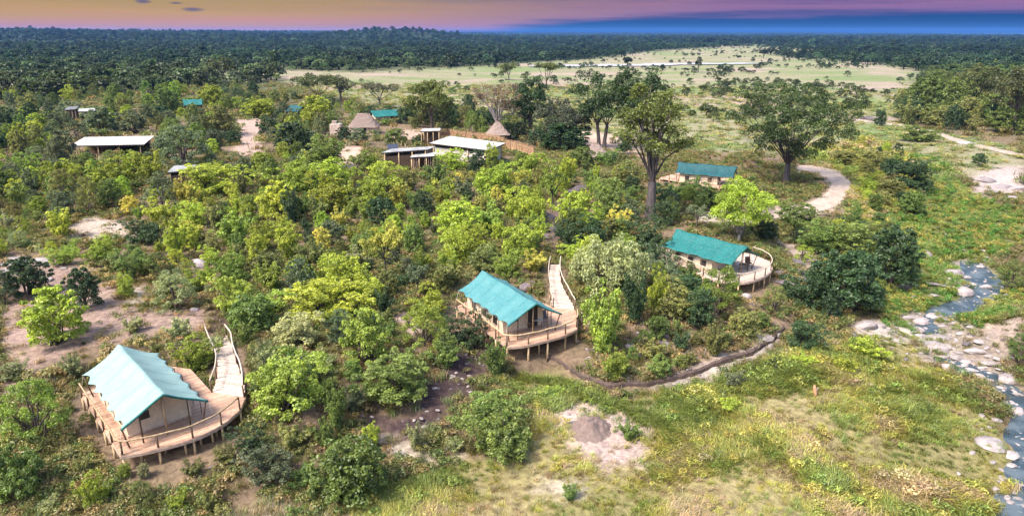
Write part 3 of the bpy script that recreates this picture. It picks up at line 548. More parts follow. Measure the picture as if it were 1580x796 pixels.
# photo positions: centre x, lowest y, width, height (pixels), colour, habit
R_, L_, U_, F_, T_, W_ = 'round', 'loose', 'lumpy', 'fine', 'small_tree', 'weep'
PLANTS = [
 (90, 540, 100, 92, 'L', R_), (60, 692, 112, 105, 'E', F_), (22, 780, 84, 95, 'G', U_), (132, 482, 56, 66, 'D', R_), (272, 486, 80, 70, 'W', F_), (45, 462, 78, 62, 'D', R_), (4, 475, 50, 66, 'B', F_),
 (306, 580, 56, 60, 'L', U_), (392, 520, 85, 66, 'G', U_), (448, 655, 120, 104, 'E', U_), (388, 706, 46, 44, 'D', U_), (565, 572, 82, 88, 'E', R_), (612, 632, 112, 76, 'G', U_), (522, 672, 48, 74, 'G', L_),
 (538, 797, 128, 112, 'G', U_), (412, 752, 74, 62, 'B', U_), (778, 718, 98, 84, 'G', U_), (752, 664, 80, 56, 'G', U_), (655, 545, 84, 78, 'E', F_), (688, 574, 60, 54, 'G', L_), (722, 545, 60, 58, 'D', U_),
 (460, 545, 74, 60, 'W', U_), (500, 505, 116, 74, 'L', U_), (764, 588, 50, 62, 'G', L_), (932, 562, 84, 118, 'E', L_), (947, 594, 48, 58, 'E', L_), (937, 462, 134, 104, 'W', W_), (1010, 492, 36, 80, 'L', L_),
 (978, 505, 48, 90, 'D', L_), (1040, 494, 74, 54, 'O', U_), (1106, 494, 80, 84, 'E', F_), (1078, 512, 54, 70, 'D', U_), (1146, 524, 56, 48, 'O', U_), (1102, 554, 42, 58, 'O', L_), (1010, 565, 50, 44, 'O', L_),
 (1016, 584, 44, 32, 'G', U_), (1050, 544, 34, 34, 'D', L_), (1192, 486, 48, 48, 'O', F_), (1240, 480, 64, 62, 'D', U_), (1236, 545, 52, 52, 'D', U_), (1132, 604, 42, 36, 'B', L_), (1196, 576, 30, 24, 'D', L_),
 (1300, 488, 118, 96, 'D', R_), (1372, 446, 84, 92, 'D', R_), (1262, 392, 70, 50, 'G', U_), (1315, 400, 76, 54, 'G', U_), (1230, 360, 74, 44, 'G', U_), (1345, 388, 54, 44, 'O', F_), (1240, 408, 36, 30, 'L', F_),
 (1405, 298, 68, 48, 'D', U_), (1373, 306, 48, 32, 'O', U_), (1340, 262, 60, 28, 'O', U_), (1378, 272, 48, 28, 'D', U_), (1300, 256, 50, 24, 'O', U_), (1510, 257, 24, 20, 'D', R_), (1413, 220, 54, 18, 'G', U_), (1357, 197, 20, 30, 'D', U_),
 (1560, 455, 64, 54, 'O', F_), (1572, 565, 44, 54, 'G', F_), (1074, 358, 40, 42, 'B', T_), (1182, 374, 42, 36, 'D', U_), (1255, 440, 30, 28, 'G', U_), (1404, 332, 40, 40, 'G', U_),
 (765, 314, 64, 60, 'L', U_), (853, 330, 48, 70, 'E', T_), (822, 280, 48, 44, 'L', U_), (874, 294, 38, 54, 'L', L_), (818, 350, 58, 60, 'L', U_), (884, 357, 58, 60, 'L', R_), (940, 344, 54, 64, 'G', U_), (755, 364, 70, 54, 'E', L_),
 (705, 380, 80, 66, 'L', R_), (705, 410, 60, 54, 'L', U_), (800, 404, 60, 64, 'L', U_), (823, 424, 52, 44, 'Y', L_), (785, 432, 44, 42, 'E', U_), (748, 424, 48, 42, 'O', U_), (690, 450, 64, 44, 'O', L_), (890, 390, 54, 44, 'D', U_),
 (915, 384, 48, 48, 'D', U_), (938, 374, 42, 36, 'O', R_), (893, 404, 48, 34, 'L', U_),
 (597, 440, 64, 90, 'Y', T_), (528, 466, 80, 70, 'L', U_), (574, 480, 54, 48, 'L', U_), (465, 470, 48, 68, 'B', R_), (510, 380, 44, 38, 'B', R_), (588, 350, 50, 44, 'D', R_), (525, 356, 28, 40, 'Y', L_), (512, 330, 70, 60, 'L', U_),
 (575, 326, 70, 56, 'L', U_), (616, 326, 38, 48, 'Y', L_), (447, 405, 48, 58, 'L', L_), (480, 415, 54, 50, 'O', L_), (553, 416, 44, 38, 'W', L_), (640, 395, 38, 48, 'G', R_), (655, 334, 34, 38, 'D', R_), (665, 494, 54, 48, 'L', U_),
 (452, 352, 38, 62, 'D', L_), (490, 346, 44, 50, 'O', L_), (622, 450, 40, 34, 'D', L_), (646, 462, 44, 54, 'B', T_),
 (290, 324, 44, 54, 'Y', L_), (248, 350, 54, 48, 'L', L_), (298, 354, 48, 42, 'L', U_), (297, 376, 44, 42, 'Y', L_), (273, 406, 48, 60, 'L', L_), (220, 380, 54, 42, 'D', U_), (250, 328, 64, 62, 'B', F_), (337, 364, 48, 52, 'O', L_),
 (365, 386, 70, 64, 'E', L_), (405, 396, 48, 54, 'L', L_), (413, 424, 54, 42, 'O', L_), (360, 446, 54, 52, 'E', U_), (360, 486, 60, 62, 'E', U_), (405, 496, 64, 48, 'E', U_), (420, 456, 58, 52, 'E', L_), (430, 346, 64, 64, 'L', R_),
 (325, 408, 30, 28, 'L', U_), (215, 430, 58, 48, 'G', U_), (245, 430, 48, 42, 'O', F_), (165, 405, 40, 40, 'L', U_), (95, 370, 45, 52, 'L', L_), (150, 412, 36, 30, 'E', U_), (97, 412, 40, 34, 'E', U_), (30, 388, 40, 34, 'W', F_),
 (208, 208, 50, 36, 'B', R_), (287, 262, 100, 68, 'B', F_), (234, 286, 54, 58, 'L', L_), (185, 294, 60, 48, 'L', U_), (136, 278, 54, 42, 'G', F_), (176, 266, 48, 34, 'G', F_), (68, 259, 60, 34, 'B', F_), (35, 272, 54, 38, 'G', F_),
 (98, 260, 46, 56, 'B', R_), (158, 209, 58, 42, 'B', R_), (60, 203, 34, 27, 'L', R_), (259, 181, 48, 42, 'G', R_), (118, 218, 48, 32, 'B', F_),
 (343, 211, 52, 46, 'O', R_), (330, 170, 48, 36, 'L', R_), (452, 240, 64, 48, 'D', R_), (415, 211, 38, 32, 'D', R_), (488, 192, 54, 42, 'L', R_), (400, 183, 64, 32, 'L', U_), (531, 220, 27, 23, 'D', R_), (554, 225, 34, 26, 'B', R_),
 (514, 202, 24, 29, 'G', R_), (362, 225, 30, 23, 'D', R_), (500, 266, 70, 54, 'G', U_), (455, 304, 76, 54, 'L', U_), (515, 300, 54, 52, 'L', U_), (552, 284, 34, 48, 'O', T_), (325, 305, 96, 54, 'L', U_), (405, 274, 44, 38, 'L', R_),
 (376, 276, 42, 36, 'B', U_), (590, 292, 54, 44, 'L', U_), (438, 246, 24, 26, 'L', R_), (612, 226, 40, 26, 'G', R_), (644, 226, 22, 16, 'D', R_), (700, 268, 44, 36, 'L', U_), (736, 272, 34, 40, 'D', R_), (758, 262, 28, 38, 'L', U_),
 (803, 262, 24, 28, 'E', R_), (672, 286, 50, 40, 'G', L_), (630, 300, 46, 42, 'O', L_), (712, 306, 46, 38, 'B', L_), (640, 330, 40, 36, 'G', L_), (870, 236, 88, 42, 'D', R_), (900, 262, 44, 34, 'G', R_), (948, 262, 30, 26, 'G', R_),
 (736, 208, 42, 36, 'G', W_), (830, 226, 40, 28, 'D', R_), (800, 218, 34, 26, 'D', R_), (960, 300, 60, 44, 'O', U_), (1060, 312, 50, 34, 'G', U_), (1090, 322, 50, 32, 'G', R_), (1030, 318, 40, 34, 'D', U_), (970, 345, 44, 40, 'B', U_), (1022, 352, 40, 40, 'D', U_),
 (955, 372, 40, 40, 'G', U_), (1000, 382, 46, 44, 'D', U_), (1000, 420, 54, 54, 'D', U_), (1030, 440, 56, 48, 'B', U_), (1060, 462, 58, 40, 'D', U_), (1060, 440, 40, 36, 'G', L_),
 (575, 188, 30, 24, 'D', R_), (602, 189, 34, 24, 'D', R_), (628, 192, 36, 30, 'D', R_), (296, 172, 40, 20, 'G', R_), (455, 178, 30, 16, 'G', R_), (110, 182, 50, 18, 'B', R_), (140, 184, 40, 18, 'G', R_), (785, 214, 34, 24, 'D', R_), (748, 214, 26, 18, 'G', R_), (900, 252, 30, 22, 'G', U_), (938, 256, 34, 24, 'G', U_),
 (135, 660, 30, 24, 'O', F_), (330, 545, 34, 26, 'W', U_), (280, 528, 46, 38, 'W', L_), (205, 516, 40, 28, 'W', L_), (575, 700, 38, 46, 'L', L_), (20, 590, 44, 30, 'W', U_), (115, 585, 40, 40, 'W', L_),
 (970, 684, 40, 36, 'G', L_), (880, 776, 34, 28, 'G', L_), (1125, 640, 40, 26, 'L', L_), (640, 700, 34, 46, 'W', L_), (545, 640, 44, 40, 'B', L_), (480, 600, 60, 46, 'G', L_), (700, 700, 40, 26, 'W', L_),
 (450, 700, 60, 44, 'O', L_), (350, 720, 44, 34, 'O', L_), (300, 740, 40, 34, 'O', L_), (470, 760, 50, 40, 'G', L_), (850, 620, 40, 24, 'E', L_), (1300, 580, 50, 34, 'L', L_), (1340, 560, 60, 40, 'L', L_), (1240, 570, 40, 26, 'L', L_),
 # wood beyond the track on the right
 (1425, 178, 64, 56, 'G', R_), (1470, 186, 60, 60, 'G', U_), (1400, 184, 46, 34, 'D', R_), (1448, 196, 50, 36, 'O', U_), (1500, 196, 56, 48, 'G', U_), (1545, 206, 54, 44, 'G', U_), (1490, 160, 50, 40, 'O', R_), (1530, 178, 50, 50, 'O', U_), (1575, 200, 40, 50, 'G', U_), (1455, 160, 50, 42, 'G', U_),
]
# regions of the photo that plants of the automatic fill must leave free
KEEP = [
 [(118, 530), (200, 524), (315, 605), (312, 515), (352, 512), (376, 560), (376, 635), (350, 662), (240, 705), (182, 708), (118, 612)],
 [(700, 440), (744, 412), (838, 460), (844, 402), (868, 402), (872, 440), (897, 490), (896, 545), (790, 560), (698, 480)],
 [(1022, 372), (1044, 348), (1160, 375), (1196, 405), (1194, 445), (1140, 445), (1040, 415)],
 [(1016, 250), (1140, 246), (1142, 292), (1110, 296), (1016, 278)],
 [(104, 206), (240, 206), (240, 232), (104, 232)], [(256, 252), (322, 252), (322, 272), (256, 272)],
 [(510, 178), (595, 176), (600, 222), (512, 218)], [(586, 198), (826, 198), (828, 246), (770, 244), (672, 264), (586, 246)], [(895, 222), (942, 222), (942, 246), (895, 246)],
 [(565, 158), (612, 158), (612, 176), (565, 176)], [(284, 148), (312, 148), (312, 160), (284, 160)], [(448, 156), (470, 156), (470, 168), (448, 168)], [(98, 160), (150, 160), (150, 174), (98, 174)],
 [(1128, 130), (1320, 130), (1320, 250), (1226, 290), (1200, 290), (1128, 240)], [(985, 230), (1022, 230), (1022, 345), (985, 345)],
 [(1190, 402), (1252, 402), (1258, 450), (1195, 458)], [(540, 625), (600, 655), (640, 645), (655, 605), (690, 560), (750, 545), (768, 575), (745, 615), (712, 640), (706, 690), (640, 708), (585, 704), (540, 664)], [(850, 545), (940, 590), (1060, 575), (1190, 520), (1200, 545), (1060, 605), (940, 615), (850, 580)],
 [(356, 178), (408, 176), (410, 246), (354, 248)], [(1055, 326), (1122, 324), (1122, 346), (1055, 348)], [(1186, 358), (1264, 398), (1264, 414), (1186, 378)], [(1190, 318), (1255, 305), (1275, 285), (1240, 262), (1240, 252), (1322, 264), (1322, 302), (1262, 340), (1190, 340)], [(150, 335), (105, 345), (115, 365), (205, 366), (205, 345)],
]
veg = []           # placed plants: dict(pos, w, h, col, fam, px, py, size)
PA = np.array([p[:4] for p in PLANTS], float); G0 = ground_many(PA[:, 0], PA[:, 1]); sphi = (CAMH-G0[:, 2])/np.linalg.norm(G0-np.array([0, 0, CAMH]), axis=1); cphi = np.sqrt(1-sphi**2)
G1 = ground_many(PA[:, 0], PA[:, 1]-0.33*PA[:, 2]*sphi); D1 = project(G1)[1]; WM = PA[:, 2]*D1/FPX; HM = np.maximum(0.45*WM, (PA[:, 3]-0.30*PA[:, 2]*sphi)*D1/FPX/cphi)
for i, (x, y, w, h, col, fam) in enumerate(PLANTS): veg.append(dict(pos=G1[i], w=WM[i], h=HM[i], col=col, fam=fam, px=x, py=y-h*0.5, size=w*h))
rnd = random.Random(5)
FILLS = [  # outline, tries, width range in metres, colours, habits, packing
 ([(200, 300), (240, 270), (420, 250), (520, 245), (640, 258), (900, 262), (1000, 300), (1030, 350), (1020, 430), (890, 470), (850, 400), (700, 440), (600, 520), (400, 500), (340, 440), (330, 400), (200, 360)], 1700, (1.3, 2.7), 'LLLLLEEGGOODBY', (U_, L_, L_, R_, L_), 0.45),
 ([(-170, 152), (300, 140), (430, 150), (560, 165), (660, 196), (520, 240), (420, 255), (240, 270), (200, 330), (-170, 350)], 1500, (2.2, 4.4), 'OGGBBDLEOL', (R_, F_, U_, R_), 0.45),
 ([(-170, 330), (330, 345), (330, 500), (200, 500), (-170, 480)], 260, (1.0, 2.4), 'OLGWE', (U_, L_, F_), 0.5),
 ([(350, 500), (620, 470), (760, 560), (740, 620), (640, 640), (520, 700), (380, 660)], 260, (1.0, 2.4), 'GGEWBO', (U_, L_), 0.42),
 ([(880, 470), (1030, 440), (1190, 450), (1180, 520), (1060, 570), (950, 590), (880, 560)], 220, (0.9, 2.0), 'OOGGDL', (U_, L_, F_), 0.42),
 ([(1195, 420), (1290, 340), (1400, 370), (1400, 430), (1330, 490), (1220, 500)], 160, (1.2, 2.4), 'GGDOL', (U_, R_), 0.42),
 ([(1180, 345), (1240, 335), (1360, 345), (1390, 380), (1290, 400), (1200, 390)], 120, (1.2, 2.6), 'GEDO', (U_, R_), 0.42),
 ([(1200, 225), (1330, 212), (1420, 260), (1430, 310), (1350, 330), (1310, 280), (1240, 245)], 130, (1.2, 3.0), 'OODGL', (U_, F_), 0.45),
 ([(950, 255), (1030, 280), (1120, 300), (1200, 330), (1060, 345), (960, 340)], 240, (1.6, 3.2), 'GGDOEB', (U_, R_), 0.36),
 ([(-170, 640), (120, 600), (190, 705), (360, 680), (520, 700), (560, 796), (-170, 796)], 150, (0.7, 1.5), 'OOLGWE', (L_, U_, F_), 0.6),
 ([(640, 185), (760, 190), (960, 215), (1000, 235), (880, 245), (830, 225), (700, 205)], 160, (2.5, 5), 'DDGO', (R_, U_), 0.36),
 ([(1385, 190), (1400, 150), (1440, 120), (1740, 95), (1740, 215), (1500, 205), (1430, 196)], 420, (4, 7), 'GGODO', (U_, R_, L_), 0.33),
 ([(560, 165), (700, 175), (760, 190), (640, 200)], 80, (3, 5), 'DGO', (R_, U_), 0.36),
]
VX = np.array([list(v['pos'][:2])+[v['w']] for v in veg])
frng = np.random.default_rng(17)
for poly, tries, (w0, w1), cols, fams, pack in FILLS:
    xs = [p[0] for p in poly]; ys = [p[1] for p in poly]; tries = int(tries*1.5)
    X_ = frng.uniform(min(xs), max(xs), tries); Y_ = frng.uniform(min(ys), max(ys), tries); ok = inpoly(X_, Y_, poly)
    for _, q in BARE: ok &= ~inpoly(X_, Y_, q)
    X_ = X_[ok]; Y_ = Y_[ok]
    if len(X_) == 0: continue
    P_ = ground_many(X_, Y_); W_m = frng.uniform(w0, w1, len(X_)); H_m = W_m*frng.uniform(0.85, 1.4, len(X_)); De = project(P_)[1]; wpx = W_m*FPX/De; hpx = H_m*FPX/De
    ok = np.ones(len(X_), bool)
    for dx in (-0.45, 0, 0.45):
        for dy in (0, -0.5, -0.95):
            for kp in KEEP: ok &= ~inpoly(X_+dx*wpx, Y_+dy*hpx, kp)
    for i in np.nonzero(ok)[0]:
        if np.any(np.hypot(VX[:, 0]-P_[i, 0], VX[:, 1]-P_[i, 1]) < pack*(VX[:, 2]+W_m[i])): continue
        veg.append(dict(pos=P_[i], w=W_m[i], h=H_m[i], col=rnd.choice(cols), fam=rnd.choice(fams), px=X_[i], py=Y_[i]-hpx[i]*0.5, size=wpx[i]*hpx[i]*0.9))
        VX = np.vstack([VX, [P_[i, 0], P_[i, 1], W_m[i]]])

# ------------------------------------------------------------------ scattering of uncountable growth (one object each)
def scatter(name, P, rz, scl, idx, col, sources, label):
    m = bpy.data.meshes.new(name); n = len(P); m.vertices.add(n); m.vertices.foreach_set('co', np.asarray(P, np.float32).ravel())
    def at_(nm, ty, key, arr):
        a = m.attributes.new(nm, ty, 'POINT'); a.data.foreach_set(key, np.ascontiguousarray(arr).ravel())
    at_('rotz', 'FLOAT', 'value', np.asarray(rz, np.float32)); at_('scl', 'FLOAT_VECTOR', 'vector', np.asarray(scl, np.float32))
    at_('idx', 'INT', 'value', np.asarray(idx, np.int32)); at_('col', 'FLOAT_COLOR', 'color', np.concatenate([col, np.ones((n, 1))], 1).astype(np.float32))
    o = link(name, m); g = bpy.data.node_groups.new(name+'_spread', 'GeometryNodeTree')
    g.interface.new_socket('Geometry', in_out='INPUT', socket_type='NodeSocketGeometry'); g.interface.new_socket('Geometry', in_out='OUTPUT', socket_type='NodeSocketGeometry')
    gi = g.nodes.new('NodeGroupInput'); go = g.nodes.new('NodeGroupOutput'); ip = g.nodes.new('GeometryNodeInstanceOnPoints'); jn = g.nodes.new('GeometryNodeJoinGeometry')
    for s in reversed(sources):
        oi = g.nodes.new('GeometryNodeObjectInfo'); oi.inputs['Object'].default_value = s; oi.inputs['As Instance'].default_value = True
        g.links.new(oi.outputs['Geometry'], jn.inputs[0])
    def na(nm, ty):
        k = g.nodes.new('GeometryNodeInputNamedAttribute'); k.data_type = ty; k.inputs['Name'].default_value = nm
        return [s for s in k.outputs if s.enabled and s.name == 'Attribute'][0]
    cx = g.nodes.new('ShaderNodeCombineXYZ'); g.links.new(na('rotz', 'FLOAT'), cx.inputs[2])
    er = g.nodes.new('FunctionNodeEulerToRotation'); g.links.new(cx.outputs[0], er.inputs[0])
    g.links.new(gi.outputs[0], ip.inputs['Points']); g.links.new(jn.outputs[0], ip.inputs['Instance']); ip.inputs['Pick Instance'].default_value = True
    g.links.new(na('idx', 'INT'), ip.inputs['Instance Index']); g.links.new(er.outputs[0], ip.inputs['Rotation']); g.links.new(na('scl', 'FLOAT_VECTOR'), ip.inputs['Scale'])
    g.links.new(ip.outputs[0], go.inputs[0])
    md = o.modifiers.new('spread', 'NODES'); md.node_group = g
    return tag(o, label, kind='stuff')
def source(name, mesh, mat=M_LEAFI):
    mm = mesh.copy(); mm.materials.clear(); mm.materials.append(mat); return bpy.data.objects.new(name, mm)

# ------------------------------------------------------------------ individual bushes and small trees
LAND = [  # landmark phrase, photo pixel
 ('the palest tent', (222, 600)), ('the curved walkway', (345, 570)), ('the middle teal tent', (775, 470)), ("the middle tent's walkway", (860, 440)), ('the deep teal tent', (1095, 390)),
 ('the tent behind the tall trunk', (1090, 268)), ('the long white shed roof', (172, 217)), ('the low grey roof', (290, 260)), ('the stone hut', (562, 195)), ('the big white roof', (720, 222)),
 ('the plank store', (640, 248)), ('the small thatched roof', (918, 234)), ('the tall dark trunk', (1003, 290)), ('the big spreading tree', (1215, 220)), ('the fresh green tree', (1147, 325)), ('the weeping tree', (937, 410)),
 ('the bare soil mound', (930, 665)), ('the rocky stream', (1480, 530)), ('the sandy track', (1290, 290)), ('the pink sand opening', (385, 212)), ('the dark dug soil', (680, 630)), ('the yellow crowned tree', (597, 385)), ('the far sandy track', (1450, 210)),
 ('the brown bare clearing', (60, 520)), ('the pale rock clearing', (155, 355)), ('the dark earth bank', (1060, 585)), ('the grassy flat', (1280, 640)), ('the dark wood edge', (1480, 150)), ('the dead branched tree', (768, 170)), ('the dark rocks', (1228, 430)),
]
def rel_phrase(px, py):
    best = min(LAND, key=lambda l: math.hypot(l[1][0]-px, (l[1][1]-py)*1.4)); dx = px-best[1][0]; dy = (py-best[1][1])*1.6
    if abs(dx) > abs(dy): r = 'right of' if dx > 0 else 'left of'
    else: r = 'in front of' if dy > 0 else 'behind'
    if math.hypot(dx, dy) > 110: r = {'right of': 'well right of', 'left of': 'well left of', 'in front of': 'well in front of', 'behind': 'far behind'}[r]
    return r+' '+best[0]
ORD = ['first', 'second', 'third', 'fourth', 'fifth', 'sixth', 'seventh', 'eighth', 'ninth', 'tenth', 'eleventh', 'twelfth']
def uniquify(items):
    """items: (object, label, px): give repeats an order from the left"""
    by = {}
    for it in items: by.setdefault(it[1], []).append(it)
    for lab, l in by.items():
        if len(l) == 1: l[0][0]['label'] = lab; continue
        l.sort(key=lambda i: i[2])
        for k, (o, _, _) in enumerate(l):
            o['label'] = lab+', '+('leftmost' if k == 0 else 'rightmost' if k == len(l)-1 else ORD[k]+' from left')
veg.sort(key=lambda v: -v['size'])
NMAX = 310
inframe = lambda v: -v['w']*6 < v['px'] < 1580+v['w']*6
seen = [v for v in veg if inframe(v)]; single = seen[:NMAX]; rest = seen[NMAX:]+[v for v in veg if not inframe(v)]
items = []
sizes = sorted(v['w'] for v in single); q1, q2 = sizes[len(sizes)//3], sizes[2*len(sizes)//3]
for i, v in enumerate(single):
    fam = v['fam']; vi = rnd.randrange(len(FAMS[fam])); cm, tm = FAMS[fam][vi]
    tree = fam in (T_, W_)
    o = empty('small_tree' if tree else 'bush', tuple(v['pos']-np.array([0, 0, 0.05])), rnd.uniform(0, 6.283)); o.scale = (v['w']*0.98, v['w']*0.98, v['h']*1.06)
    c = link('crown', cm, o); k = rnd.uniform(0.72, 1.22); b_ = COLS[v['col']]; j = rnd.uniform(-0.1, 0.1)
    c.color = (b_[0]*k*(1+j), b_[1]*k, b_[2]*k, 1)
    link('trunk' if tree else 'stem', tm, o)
    size = 'small' if v['w'] < q1 else 'large' if v['w'] > q2 else 'medium'
    fn_ = FNAME[fam]
    lab = (size+' '+CNAME[v['col']]+' '+(fn_+' ' if fn_ != 'small' else '')+('tree ' if tree else 'bush ')+rel_phrase(v['px'], v['py']))
    tag(o, lab, 'tree' if tree else 'bush', 'small trees among the bush' if tree else 'bushes around the camp')
    items.append((o, lab, v['px']))
uniquify(items)

# ------------------------------------------------------------------ large trees
def make_tree(seed, H, W, th, tr, lobes, ncl, per, leaf, clr, shape, bark, twigs=0.0, stemsn=1, lean=0.0):
    r = np.random.default_rng(seed); cz = th+(H-th)*0.5; hz = (H-th)*0.5
    lob = []
    tries = 0
    while len(lob) < lobes and tries < 4000:
        tries += 1
        d = r.normal(size=3); d /= np.linalg.norm(d); q = 0.45+0.5*r.random()
        if shape == 'umbrella': p = np.array([d[0]*W*0.42*math.sqrt(r.random()), d[1]*W*0.42*math.sqrt(r.random()), H*0.86+r.normal()*H*0.04])
        elif shape == 'spread': p = np.array([d[0]*W*0.44*q, d[1]*W*0.44*q, cz+d[2]*hz*0.75*q-0.12*hz*(abs(d[0])>0.6)])
        else: p = np.array([d[0]*W*0.40*q, d[1]*W*0.40*q, cz+d[2]*hz*0.85*q])
        if all(np.linalg.norm((p-o_)/np.array([W, W, 2*hz])) > 0.62/lobes**0.5 for o_ in lob) or tries > 3000: lob.append(p)
    cl = []
    for p in lob:
        for k in range(ncl):
            d = r.normal(size=3); d /= np.linalg.norm(d); q = 0.35+0.65*r.random(); L = W*0.155
            f = (1, 1, 0.62) if shape != 'umbrella' else (1.1, 1.1, 0.25)
            cl.append((p[0]+d[0]*L*q*f[0], p[1]+d[1]*L*q*f[1], p[2]+d[2]*L*q*f[2], clr*(0.6+0.8*r.random())))
    V, Q, s = leaf_cloud(r, cl, per, leaf, jit=0.65)
    mb = MB(); fork = th*0.92
    tops = []
    for k in range(stemsn):
        ox = (k-(stemsn-1)/2)*tr*2.4; top = np.array([ox*2.0+lean, 0.15*k, fork])
        mb.tube([(ox, 0, -0.4), (ox*1.1, 0, 0.25), (ox*1.2+lean*0.3, 0, fork*0.35), (ox*1.6+lean*0.7, 0.05*k, fork*0.7), top], [tr*1.55, tr*1.12, tr*0.92, tr*0.82, tr*0.74], 11, False); tops.append(top)
    for i, p in enumerate(lob):
        top = tops[i % len(tops)]; e = np.array(p); mid = top*0.55+e*0.45; mid[2] += (H*0.05 if shape != 'umbrella' else -H*0.05)
        m0 = top*0.8+mid*0.2+r.normal(size=3)*0.12
        tb = top-np.array([0, 0, fork*0.12*r.random()])
        rb = tr*(0.45 if lobes < 9 else 0.27 if lobes < 20 else 0.2)
        mb.tube([tb, m0, mid+r.normal(size=3)*0.2, e*0.75+mid*0.25, e], [rb, rb*0.85, rb*0.6, rb*0.4, rb*0.14], 7, False)
        for c in [cl[i*ncl+k] for k in range(0, ncl, 2)]:
            mb.tube([mid*0.4+e*0.6, (e+np.array(c[:3]))/2+r.normal(size=3)*0.1, c[:3]], [rb*0.26, rb*0.17, rb*0.05], 5, False)
    if twigs:
        for c in cl:
            for k in range(int(twigs)):
                d = r.normal(size=3); d /= np.linalg.norm(d); d[2] = abs(d[2]); e = np.array(c[:3])
                mb.tube([e-d*0.2, e+d*c[3]*1.3], [0.05, 0.02], 4, False)
    return np_mesh('crown', V, Q, M_LEAF, s), mb.mesh('trunk', bark, True)
def place_tree(x, y, wpx, hpx, col, label, shape='tall', th=0.35, tr=0.5, lobes=9, ncl=7, per=150, leaf=0.30, clr=0.9, bark=M_BARK, twigs=0, seed=1, stemsn=1, name='tree', lean=0.0):
    p = ground(x, y); dep = float(project(p)[1]); W = wpx*dep/FPX*1.2; H = hpx*dep/FPX*1.02
    cm, tm = make_tree(seed, H, W, th*H, tr, lobes, ncl, per, leaf, clr, shape, bark, twigs, stemsn, lean)
    o = empty(name, tuple(p)); c = link('crown', cm, o); c.color = (*col, 1); link('trunk', tm, o)
    return tag(o, label, 'tree', 'tall trees of the camp')
DG = (0.045, 0.08, 0.026); OG = (0.10, 0.125, 0.035); BG_ = (0.075, 0.09, 0.055)
place_tree(1003, 337, 116, 208, (0.125, 0.155, 0.035), 'tall tree with thick dark bare trunk and thin light crown beside the deep teal tent', 'tall', 0.30, 0.62, 17, 6, 120, 0.26, 0.95, M_BARKD, 1, 11)
place_tree(1212, 284, 176, 168, (0.06, 0.095, 0.028), 'big wide spreading tree standing alone beside the sandy track', 'spread', 0.20, 0.55, 30, 7, 150, 0.27, 1.05, M_BARKD, 0, 23)
place_tree(928, 228, 112, 122, DG, 'tall dark green tree with forked trunk behind the small thatched roof', 'tall', 0.30, 0.42, 13, 8, 120, 0.36, 1.2, M_BARKD, 0, 31, 2)
place_tree(874, 226, 104, 80, BG_, 'broad grey green twiggy tree left of the forked dark tree', 'spread', 0.22, 0.4, 12, 8, 110, 0.34, 1.1, M_BARK, 1, 37)
place_tree(988, 232, 84, 122, (0.055, 0.095, 0.03), 'leafy dark tree rising behind the tall bare-trunked tree', 'tall', 0.25, 0.45, 10, 8, 110, 0.36, 1.2, M_BARKP, 0, 39)
place_tree(768, 216, 84, 94, (0.20, 0.14, 0.075), 'pinkish brown half bare tree with pale swollen trunk behind the white roof', 'spread', 0.30, 0.75, 13, 6, 55, 0.26, 0.9, M_BARKP, 3, 43)
place_tree(818, 206, 74, 90, (0.04, 0.075, 0.026), 'dense dark green tree right of the half bare tree', 'tall', 0.2, 0.45, 11, 8, 120, 0.38, 1.3, M_BARK, 0, 47)
place_tree(666, 198, 78, 76, (0.12, 0.15, 0.035), 'olive green broad tree behind the reed fence', 'spread', 0.25, 0.45, 11, 8, 110, 0.38, 1.2, M_BARK, 0, 53)
place_tree(843, 138, 36, 38, OG, 'small flat topped tree alone on the plain behind the camp', 'umbrella', 0.35, 0.35, 7, 7, 60, 0.5, 1.4, M_BARK, 0, 59)
place_tree(785, 124, 28, 26, OG, 'little olive tree on the plain left of the flat topped tree', 'spread', 0.3, 0.35, 6, 7, 60, 0.5, 1.3, M_BARK, 0, 61)
place_tree(378, 114, 38, 20, (0.03, 0.055, 0.03), 'dark wide umbrella crowned tree at the edge of the plain', 'umbrella', 0.4, 0.4, 7, 7, 80, 0.7, 1.8, M_BARK, 0, 67)
place_tree(345, 128, 52, 36, (0.09, 0.11, 0.045), 'tall grey olive tree beside the dark umbrella tree', 'spread', 0.3, 0.4, 8, 7, 80, 0.6, 1.7, M_BARK, 0, 71)
place_tree(492, 160, 72, 38, (0.085, 0.105, 0.035), 'wide flat topped acacia behind the thatched stone hut', 'umbrella', 0.35, 0.35, 9, 7, 90, 0.5, 1.5, M_BARK, 0, 73)
place_tree(526, 156, 40, 36, (0.085, 0.095, 0.05), 'thin open branched tree right of the flat topped acacia', 'spread', 0.35, 0.4, 8, 5, 45, 0.45, 1.2, M_BARKD, 1, 79)
place_tree(586, 164, 54, 32, (0.10, 0.105, 0.06), 'sparse grey tree behind the distant teal tent roof', 'umbrella', 0.3, 0.35, 7, 5, 50, 0.45, 1.4, M_BARKD, 1, 83)
place_tree(1560, 206, 96, 112, (0.085, 0.095, 0.04), 'tall brownish olive tree at the right end of the wood', 'tall', 0.3, 0.6, 12, 8, 110, 0.42, 1.4, M_BARK, 0, 89)
place_tree(1500, 186, 60, 96, (0.085, 0.105, 0.035), 'tall narrow tree standing out of the dark wood', 'tall', 0.35, 0.5, 10, 7, 110, 0.42, 1.3, M_BARK, 0, 97)
place_tree(1445, 172, 70, 62, (0.09, 0.125, 0.03), 'broad green tree at the left end of the dark wood', 'spread', 0.2, 0.45, 10, 8, 100, 0.42, 1.3, M_BARK, 0, 101)
